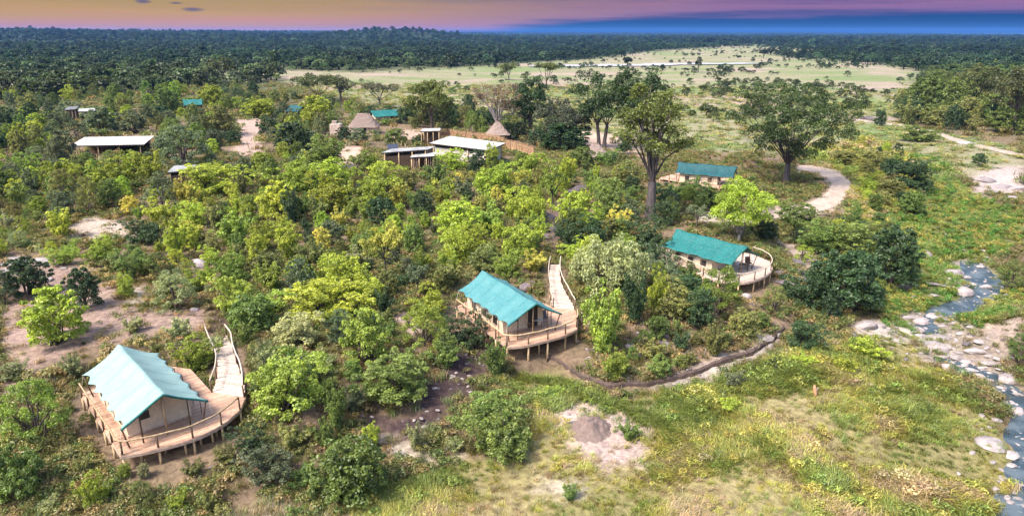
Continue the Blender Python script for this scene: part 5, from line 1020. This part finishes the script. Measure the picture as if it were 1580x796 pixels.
# ------------------------------------------------------------------ camp buildings
def flat_roof_shed(corners, z, label, roof_m, wall_m=None, slatted=False, drop=0.25, name='open_shed', wall_back=True, edge_m=None):
    """corners: front-left, front-right, back-right, back-left of the roof in photo pixels at height z"""
    c = [at(x, y, z+(drop if i > 1 else 0)) for i, (x, y) in enumerate(corners)]; m = np.mean(c, 0); g_ = float(Hf(m[0], m[1])); o = empty(name, (float(m[0]), float(m[1]), g_))
    l = [np.array([p[0]-m[0], p[1]-m[1], p[2]-g_]) for p in c]
    ex = (l[1]-l[0])/np.linalg.norm(l[1]-l[0]); nrm = np.cross(l[1]-l[0], l[3]-l[0]); nrm /= np.linalg.norm(nrm)
    # corrugated sheet
    nc = 48; V = []
    for j, (A, B) in enumerate(((l[0], l[1]), (l[3], l[2]))):
        for i in range(nc+1): V.append(A+(B-A)*i/nc+nrm*(0.05*(i % 2)))
    n = nc+1; V = V+[v-nrm*0.05 for v in V]
    F = [(i, i+1, n+i+1, n+i) for i in range(nc)]+[(2*n+i, 3*n+i, 3*n+i+1, 2*n+i+1) for i in range(nc)]+[(i, 2*n+i, 2*n+i+1, i+1) for i in range(nc)]+[(n+i, n+i+1, 3*n+i+1, 3*n+i) for i in range(nc)]
    mb = MB(); mb.add(V, F); mb.build('roof', roof_m, o)
    mb = MB(); mb.beam(l[0]-nrm*0.14, l[1]-nrm*0.14, 0.1, 0.14); mb.build('fascia', edge_m or M_DARK, o)
    for A, B in ((l[0], l[1]), (l[3], l[2])):
        for f in (0.03, 0.35, 0.66, 0.97):
            p = A+(B-A)*f; q = m-m; s = p*0.93
            mb = MB(); mb.tube([(s[0], s[1], -0.4), (s[0], s[1], p[2]-0.12)], 0.09, 7); mb.build('post', M_POLE, o, True)
    b = [p*0.86 for p in l]
    def wall(A, B, m_, h0=0.0, h1=1.0, nm='wall', th=0.12):
        mb = MB(); zt = min(A[2], B[2])/0.86-0.30; mb.beam((A[0], A[1], (h0+h1)/2*zt-0.15), (B[0], B[1], (h0+h1)/2*zt-0.15), th, (h1-h0)*zt+0.3); return mb.build(nm, m_, o)
    if slatted:
        for A, B in ((b[0], b[1]), (b[1], b[2]), (b[3], b[0])):
            k = 11; zt = min(A[2], B[2])/0.86-0.25
            for i in range(k):
                p = A+(B-A)*(i+0.5)/k; 
                if i in (4, 5): continue
                mb = MB(); mb.beam((p[0], p[1], -0.2), (p[0], p[1], zt), 0.16, 0.05, (ex[0], ex[1], 0)); mb.build('slat', M_PLANK, o)
        wall(b[3]*0.9, b[2]*0.9, M_DARK)
    elif wall_m:
        wall(b[0], b[1], wall_m, 0, 0.86); wall(b[1], b[2], wall_m); wall(b[3], b[0], wall_m)
        if wall_back: wall(b[2], b[3], wall_m)
    else:
        wall(b[3], b[2], M_POLED, 0, 0.9)
    return tag(o, label, 'shed', 'sheet roofed camp sheds')
flat_roof_shed([(108, 225), (222, 223), (238, 210), (130, 212)], 2.6, 'long open shed with white sheet roof among grey green bushes', M_ROOFW)
flat_roof_shed([(258, 266), (312, 262), (322, 254), (268, 256)], 2.2, 'small low shed with grey sheet roof in front of the big round bush', M_ROOFG, M_POLED)
flat_roof_shed([(662, 221), (754, 232), (780, 221), (694, 210)], 2.9, 'large shed with white sheet roof and white walls inside the reed fence', M_ROOFW, M_PLASTER)
flat_roof_shed([(588, 236), (660, 231), (672, 226), (604, 230)], 3.2, 'long grey roofed store beside the slatted plank lean-to', M_ROOFG, M_POLED)
flat_roof_shed([(632, 243), (671, 241), (674, 235), (640, 237)], 2.3, 'slatted plank lean-to store with pale roof', M_ROOFW, None, True)
flat_roof_shed([(648, 203), (679, 202), (680, 198), (652, 199)], 2.4, 'small white roofed shelter behind the reed fence', M_ROOFW)
flat_roof_shed([(99, 170), (116, 169), (122, 164), (104, 165)], 3.5, 'tiny white roof glinting in the far left bush', M_ROOFW)
flat_roof_shed([(120, 172), (148, 172), (146, 167), (122, 168)], 3.5, 'second tiny pale roof in the far left bush', M_ROOFG)
def solar(px, py, z):
    p = at(px, py, z); o = empty('solar_panel', tuple(p)); mb = MB(); mb.box((0, 0, 0.25), (1.8, 1.2, 0.05), (1, 0.2, 0), (0.3, -0.5, 0.8)); mb.build('glass', M_PAN, o)
    for sx in (-0.7, 0.7): mb = MB(); mb.beam((sx, 0.1, -0.25), (sx, 0.1, 0.25), 0.05, 0.05); mb.build('bracket', M_POLED, o)
    tag(o, 'dark solar panel tilted on the long grey roofed store', 'solar panel')
solar(606, 228.5, 3.35)
def hut(px, py, w, d, wall_h, roof_h, ridge, label, rot=0.0, wall_m=M_STONE, name='thatched_hut', openings=True, posts=False):
    p = ground(px, py); o = empty(name, tuple(p), rot)
    if wall_m and not posts:
        mb = MB(); t_ = 0.3
        for (x0, y0, x1, y1) in ((-w/2, -d/2, -w*0.12, -d/2), (w*0.14, -d/2, w/2, -d/2), (-w/2, d/2, w/2, d/2)): mb.beam((x0, y0, wall_h/2-0.2), (x1, y1, wall_h/2-0.2), t_, wall_h+0.4)
        for sx in (-1, 1): mb.beam((sx*(w/2-t_/2), -d/2+t_/2, wall_h/2-0.2), (sx*(w/2-t_/2), d/2-t_/2, wall_h/2-0.2), t_, wall_h+0.4)
        mb.build('wall', wall_m, o)
        mb = MB(); mb.box((w*0.01, -d/2+0.35, wall_h*0.45), (w*0.26, 0.06, wall_h*0.9)); mb.build('doorway_shade', M_DARK, o)  # near-black sheet behind the door opening, the inner shade put into its colour
    else:
        for sx in (-1, 0, 1):
            for sy in (-1, 1): mb = MB(); mb.tube([(sx*w*0.46, sy*d*0.46, -0.4), (sx*w*0.46, sy*d*0.46, wall_h+0.2)], 0.1, 7); mb.build('post', M_POLED, o, True)
    ov = 0.7; mb = MB(); rings = 9; seg = 40; V = []
    for i in range(rings+1):
        f = i/rings
        for k in range(seg):
            a = 2*math.pi*k/seg; cx, cy = math.cos(a), math.sin(a); q = 0.5
            sxp = math.copysign(abs(cx)**q, cx); syp = math.copysign(abs(cy)**q, cy)
            rx = (w/2+ov)*(1-f)+ridge*f; ry = (d/2+ov)*(1-f)+0.15*f
            jz = 0.05*math.sin(k*5.3+i*2.1); V.append((sxp*rx, syp*ry, wall_h-0.35+(roof_h+0.35)*f-0.14*math.sin(math.pi*f)+jz))
    F = [(i*seg+k, i*seg+(k+1) % seg, (i+1)*seg+(k+1) % seg, (i+1)*seg+k) for i in range(rings) for k in range(seg)]+[tuple(rings*seg+k for k in range(seg)), tuple(reversed(range(seg)))]
    mb.add(V, F); rf = mb.build('roof', M_THATCH, o, False)
    mb = MB(); mb.tube([(-ridge, 0, wall_h+roof_h+0.02), (ridge, 0, wall_h+roof_h+0.02)], 0.18, 8); mb.build('ridge_cap', M_THATCH, rf, True)
    return tag(o, label, 'hut', 'thatched huts of the camp')
hut(563, 207, 6.2, 4.6, 2.2, 2.5, 1.6, 'thatched hut with pale stone walls and short flat ridge', 0.0)
hut(768, 217, 4.0, 3.8, 1.8, 2.3, 0.5, 'open thatched shelter behind the half bare tree', 0.2, None, posts=True)
hut(918, 249, 4.2, 4.0, 1.5, 1.7, 0.5, 'small grey thatched roof hut below the forked dark tree', 0.0)
# stone tower left of the hut
p = ground(520, 212); o = empty('stone_tower', tuple(p)); 
mb = MB(); mb.box((0, 0, 1.3), (2.4, 2.4, 3.4)); mb.build('wall', M_STONE, o)
mb = MB(); mb.box((0, 0, 3.06), (1.9, 1.9, 0.12)); mb.build('cap', M_PLASTER, o); mb = MB(); mb.box((-0.3, 0, 3.42), (1.0, 1.0, 0.6)); mb.build('water_tank', M_STONE, o)
tag(o, 'square pinkish stone tower left of the thatched stone hut', 'tower')
def fence(pxs, h, label, gap=0.11, seed=1):
    P = np.array([ground(x, y)[:2] for x, y in pxs]); pp = resample(P, gap); c = pp.mean(0); o = empty('reed_fence', (float(c[0]), float(c[1]), 0)); r = random.Random(seed); mb = MB()
    for (x, y) in pp:
        g_ = float(Hf(x, y)); hh = h*r.uniform(0.86, 1.1); mb.tube([(x-c[0], y-c[1], g_-0.2), (x-c[0]+r.uniform(-.04, .04), y-c[1]+r.uniform(-.04, .04), g_+hh)], 0.055, 5)
    q = mb.build('reeds', M_REED, o); q['kind'] = 'stuff'
    for (x, y) in resample(P, 2.6):
        g_ = float(Hf(x, y)); mb = MB(); mb.tube([(x-c[0], y-c[1]-0.1, g_-0.3), (x-c[0], y-c[1]-0.1, g_+h*1.1)], 0.08, 6); mb.build('post', M_POLED, o, True)
    for f in (0.3, 0.8):
        mb = MB(); mb.tube([(x-c[0], y-c[1]-0.08, float(Hf(x, y))+h*f) for x, y in resample(P, 2.0)], 0.05, 5); mb.build('rail', M_POLE, o, True)
    return tag(o, label, 'fence', 'reed fences of the camp yard')
fence([(646, 222), (662, 218), (694, 213)], 2.0, 'short reed fence run left of the big white roof', seed=1)
fence([(694, 213), (735, 219), (778, 226)], 2.0, 'reed fence running behind the big white roof', seed=2)
fence([(780, 231), (800, 237), (824, 245)], 2.1, 'tall orange reed fence right of the big white roof', seed=3)

# ------------------------------------------------------------------ rocks, bank, mound, log
import bmesh
def rock_mesh(seed, flat):
    bm = bmesh.new(); bmesh.ops.create_icosphere(bm, subdivisions=2, radius=0.5); r = np.random.default_rng(seed); pl = r.normal(size=(7, 3)); pl /= np.linalg.norm(pl, axis=1)[:, None]; d = r.uniform(0.28, 0.46, 7)
    for v in bm.verts:
        c = np.array(v.co)
        for k in range(7):
            e = c@pl[k]-d[k]
            if e > 0: c = c-pl[k]*e
        c += r.normal(size=3)*0.012; v.co = (c[0], c[1], c[2]*flat+0.1*flat)
    m = bpy.data.meshes.new('rock'); bm.to_mesh(m); bm.free(); return m
RK = {}
for nm, mt in (('p', M_ROCKP), ('g', M_ROCK), ('d', M_ROCKD)):
    RK[nm] = []
    for s in range(4):
        q = rock_mesh(s+7, 0.55 if s % 2 else 0.8); q.materials.append(mt); RK[nm].append(q)
RNAME = {'p': 'pale', 'g': 'grey pink', 'd': 'dark purple grey'}
ROCKS = [(1334, 508, 36, 'p'), (1312, 520, 20, 'g'), (1440, 543, 42, 'p'), (1476, 555, 24, 'p'), (1503, 545, 28, 'p'), (1530, 565, 34, 'p'), (1526, 551, 13, 'p'), (1540, 555, 13, 'p'), (1516, 569, 17, 'p'), (1440, 560, 13, 'p'), (1556, 590, 34, 'p'), (1422, 546, 10, 'p'),
 (1481, 516, 15, 'p'), (1498, 521, 15, 'p'), (1498, 506, 12, 'p'), (1381, 488, 20, 'g'), (1402, 494, 26, 'p'), (1440, 491, 28, 'p'), (1420, 502, 21, 'g'), (1438, 526, 12, 'p'), (1393, 449, 26, 'd'), (1440, 458, 16, 'p'), (1486, 457, 26, 'g'), (1473, 426, 28, 'g'), (1491, 533, 14, 'd'), (1533, 616, 20, 'd'), (1461, 570, 18, 'g'),
 (1531, 690, 44, 'p'), (1560, 706, 26, 'p'), (1560, 722, 16, 'p'), (1500, 700, 10, 'g'), (1425, 398, 34, 'p'), (1501, 348, 10, 'p'), (1404, 445, 22, 'g'), (1520, 282, 32, 'g'), (1545, 290, 38, 'g'), (1572, 296, 30, 'g'), (1528, 302, 34, 'g'), (1560, 312, 30, 'g'), (1420, 520, 14, 'g'), (1455, 505, 16, 'p'), (1550, 625, 18, 'p'), (1510, 585, 16, 'g'), (1570, 640, 22, 'g'),
 (1225, 412, 30, 'd'), (1213, 442, 34, 'd'), (1242, 440, 32, 'd'), (1206, 424, 22, 'd'), (1232, 428, 26, 'd'), (1165, 474, 24, 'd'), (1150, 462, 18, 'g'), (1178, 524, 32, 'p'), (1200, 520, 16, 'g'), (1165, 548, 12, 'p'), (1210, 540, 12, 'p'), (1190, 535, 14, 'g'),
 (1000, 520, 22, 'd'), (984, 552, 28, 'd'), (1022, 534, 22, 'd'), (974, 536, 18, 'g'), (1030, 522, 20, 'd'), (990, 530, 16, 'g'), (812, 448, 22, 'd'), (826, 446, 18, 'd'), (819, 440, 18, 'd'), (834, 452, 14, 'g'), (836, 348, 44, 'd'), (852, 358, 32, 'd'), (893, 296, 32, 'd'), (907, 306, 26, 'd'), (842, 370, 26, 'd'), (880, 300, 24, 'g'), (576, 404, 24, 'g'), (586, 412, 18, 'd'),
 (20, 412, 46, 'p'), (64, 406, 30, 'p'), (98, 416, 12, 'p'), (132, 340, 12, 'p'), (306, 414, 28, 'g'), (322, 408, 22, 'p'), (38, 484, 12, 'p'), (327, 722, 11, 'p'), (8, 425, 34, 'p'), (150, 432, 16, 'g'), (235, 470, 18, 'g'), (75, 435, 20, 'g'), (300, 480, 14, 'g'), (1145, 178, 16, 'd'), (1338, 188, 30, 'd'), (1375, 190, 22, 'g'), (1490, 225, 24, 'g'), (690, 695, 14, 'g'), (655, 690, 16, 'g'), (620, 700, 12, 'p'), (655, 660, 10, 'g'), (672, 600, 10, 'g'),
 (1397, 556, 9, 'd'), (1412, 512, 30, 'p'), (1448, 528, 34, 'p'), (1468, 538, 22, 'p'), (1395, 503, 22, 'p'), (1462, 496, 20, 'g'), (1478, 502, 16, 'p'), (1512, 530, 20, 'p'), (1522, 540, 14, 'g'), (1545, 572, 18, 'p'), (1490, 560, 14, 'p'), (1500, 575, 18, 'p'), (1525, 590, 16, 'p'), (1480, 546, 13, 'p'), (1455, 552, 16, 'p'), (1430, 534, 18, 'p'), (1410, 528, 12, 'p'), (1370, 512, 18, 'p'), (1355, 505, 22, 'p'), (1545, 602, 14, 'p'), (1570, 612, 16, 'p'), (1515, 612, 12, 'g'), (1538, 650, 14, 'g'), (1548, 740, 16, 'p'), (1535, 756, 12, 'g'), (1490, 430, 16, 'p'), (1512, 418, 14, 'p'), (1500, 444, 14, 'p'), (1520, 450, 16, 'g'), (1465, 440, 18, 'p'), (1412, 462, 14, 'g')]
items = []
for i, (x, y, w, m_) in enumerate(ROCKS):
    p = ground(x, y-w*0.12); dep = float(project(p)[1]); s = w*dep/FPX*1.15
    o = link('rock', RK[m_][i % 4]); zz = p[2]
    if pl_dist(p[0], p[1], STREAM) < 2.3: zz = max(zz, -3.06)
    o.location = (p[0], p[1], zz-0.02*s); o.scale = (s, s*rnd.uniform(0.6, 0.9), s*(rnd.uniform(0.3, 0.55) if m_ == 'p' or y < 320 else rnd.uniform(0.5, 0.85))); o.rotation_euler = (rnd.uniform(-.1, .1), rnd.uniform(-.1, .1), rnd.uniform(-0.6, 0.6))
    lab = ('small ' if s < 0.9 else 'large ' if s > 1.7 else 'medium ')+RNAME[m_]+(' flat' if i % 2 else '')+' rock '+rel_phrase(x, y)
    tag(o, lab, 'rock', 'rocks on the slopes and in the stream'); items.append((o, lab, x))
uniquify(items)
# loose stones of the stream bed
n = 420; q = rng.integers(0, len(STREAM)-4, n); f = rng.random(n)[:, None]; P2 = STREAM[q]*(1-f)+STREAM[q+1]*f+rng.normal(size=(n, 2))*2.2
P3 = np.concatenate([P2, np.maximum(Hf(P2[:, 0], P2[:, 1]), -3.1)[:, None]], 1); s = rng.uniform(0.12, 0.5, n)
scatter('pebbles', P3, rng.uniform(0, 6.28, n), np.stack([s*1.3, s, s*0.6], 1), rng.integers(0, 4, n), np.ones((n, 3)), [bpy.data.objects.new('stone_source', k) for k in RK['p'][:2]+RK['g'][:2]], 'loose stones lying along the stream bed')
n = 1500; P2 = np.stack([rng.uniform(-12, 22, n), rng.uniform(38, 58, n)], 1); P3 = np.concatenate([P2, Hf(P2[:, 0], P2[:, 1])[:, None]], 1); _, bb_, _, _ = zone_cols(P3); pxx = project(P3)[0]
slope = inpoly(pxx[:, 0], pxx[:, 1], [(890, 500), (1050, 480), (1200, 500), (1210, 545), (1060, 590), (960, 590), (890, 560)]); P3 = P3[(bb_ > 0.5) | slope]; n = len(P3); s = rng.uniform(0.08, 0.34, n)
scatter('gravel', P3, rng.uniform(0, 6.28, n), np.stack([s*1.3, s, s*0.7], 1), rng.integers(0, 4, n), np.ones((n, 3)), [bpy.data.objects.new('stone_source', k) for k in RK['g'][:2]+RK['d'][:2]], 'broken stones scattered on the dug soil and slope')
# low cut bank
bx_ = resample(curve_pts([(x, float(np.interp(x, BANKX, BANKY))) for x in (2.6, 3.0, 3.8, 4.6, 5.6, 6.7, 8, 9.5, 11, 12.6, 14.3, 16.0, 17.4, 18.7, 20, 21.1, 22.5)], 3), 0.22); c = bx_.mean(0)
o = empty('earth_bank', (float(c[0]), float(c[1]), -1.3)); mb = MB(); V = []
for i, (x, y) in enumerate(bx_):
    j = 0.35*(float(fbm(x, y, 1.1, 19))-0.5); top = float(Hf(x, y+0.45))+0.04+0.16*(float(fbm(x, y, 0.8, 29))-0.5)
    for (dy, z) in ((-0.24+j, top-0.75), (-0.14+j, top-0.07), (0.06+j, top+0.03), (0.22, top-0.12), (0.22, top-0.8)): V.append((x-c[0], y-c[1]+dy, z+1.3))
mb.add(V, [(i*5+k, (i+1)*5+k, (i+1)*5+k+1, i*5+k+1) for i in range(len(bx_)-1) for k in range(4)]); mb.build('cut_face', M_EARTH, o)
tag(o, 'low dark cut earth bank curving below the middle tent across to the slab rock', 'bank')
# soil mound
p = ground(908, 662); dep = float(project(p)[1]); R0 = 36*dep/FPX; n = 40; V = []; r = np.random.default_rng(4); xs = np.linspace(-1.3, 1.3, n); Xm, Ym = np.meshgrid(xs, xs)
hm = 0.72*np.exp(-((Xm/0.6)**2+(Ym/0.66)**2))+0.25*np.exp(-(((Xm-0.55)/0.4)**2+((Ym-0.45)/0.4)**2)); hm = hm*(0.55+0.9*fbm(Xm*3, Ym*3, 1.0, 3))+(fbm(Xm*9, Ym*9, 1.0, 8)-0.5)*0.7*hm**0.6+0.16*np.exp(-(Xm**2+Ym**2)/0.8)*(0.3+1.4*fbm(Xm*5, Ym*5, 1.0, 18))-0.07-0.10*(Xm**2+Ym**2)
Vm = np.stack([Xm*R0, Ym*R0, hm], -1).reshape(-1, 3); idx = np.arange(n*n).reshape(n, n); Qm = np.stack([idx[:-1, :-1], idx[:-1, 1:], idx[1:, 1:], idx[1:, :-1]], -1).reshape(-1, 4)
tag(link('soil_mound', np_mesh('soil_mound', Vm, Qm, M_MOUND), loc=tuple(p)), 'dark heap of dug soil on the pale bare patch', 'mound')
# fallen log by the stream
a = ground(1425, 441); b = ground(1500, 453); o = empty('fallen_log', tuple((a+b)/2)); A = a-(a+b)/2; B = b-(a+b)/2
mb = MB(); mb.tube([A+[0, 0, .35], A*0.4+[0, 0.2, .32], B*0.4+[0, 0, .28], B+[0, 0, .2]], [0.16, 0.15, 0.11, 0.05], 8); mb.build('trunk', M_BARKP, o, True)
for f, d in ((0.2, (0.6, 0.7, 0.4)), (-0.3, (0.5, -0.8, 0.2)), (0.6, (0.9, 0.4, 0.3))): mb = MB(); q = B*f+np.array([0, 0, .28]); mb.tube([q, q+np.array(d)*1.2], [0.06, 0.02], 6); mb.build('branch', M_BARKP, o, True)
tag(o, 'bleached fallen log lying across the green stream bed', 'log')
# tan stump in the grass, dead stems
p = ground(1257, 610); o = empty('tree_stump', tuple(p)); mb = MB(); mb.tube([(0, 0, -0.2), (0, 0, 0.15), (-0.05, 0, 0.5), (-0.12, 0.02, 0.8)], [0.2, 0.15, 0.12, 0.05], 9); mb.build('trunk', simple('tan_dead_wood', (0.50, 0.27, 0.16), 0.9, 0.3), o, True)
mb = MB(); mb.tube([(0.05, 0, 0.3), (0.16, 0, 0.62)], [0.07, 0.03], 6); mb.build('snag', M_BARKP, o, True); tag(o, 'short tan broken stump standing in the yellow grass', 'stump')

# ------------------------------------------------------------------ evening air
hz = MB(); hz.box((0, 4200, 25), (15000, 10400, 74)); m, t, out = new_mat('evening_air'); vp = N(t, 'ShaderNodeVolumePrincipled'); vp.inputs['Color'].default_value = (0.14, 0.38, 1.0, 1); vp.inputs['Density'].default_value = 0.00007
t.links.new(vp.outputs[0], out.inputs['Volume']); tag(hz.build('haze', m), 'thin blue evening haze over the far woodland', kind='stuff')
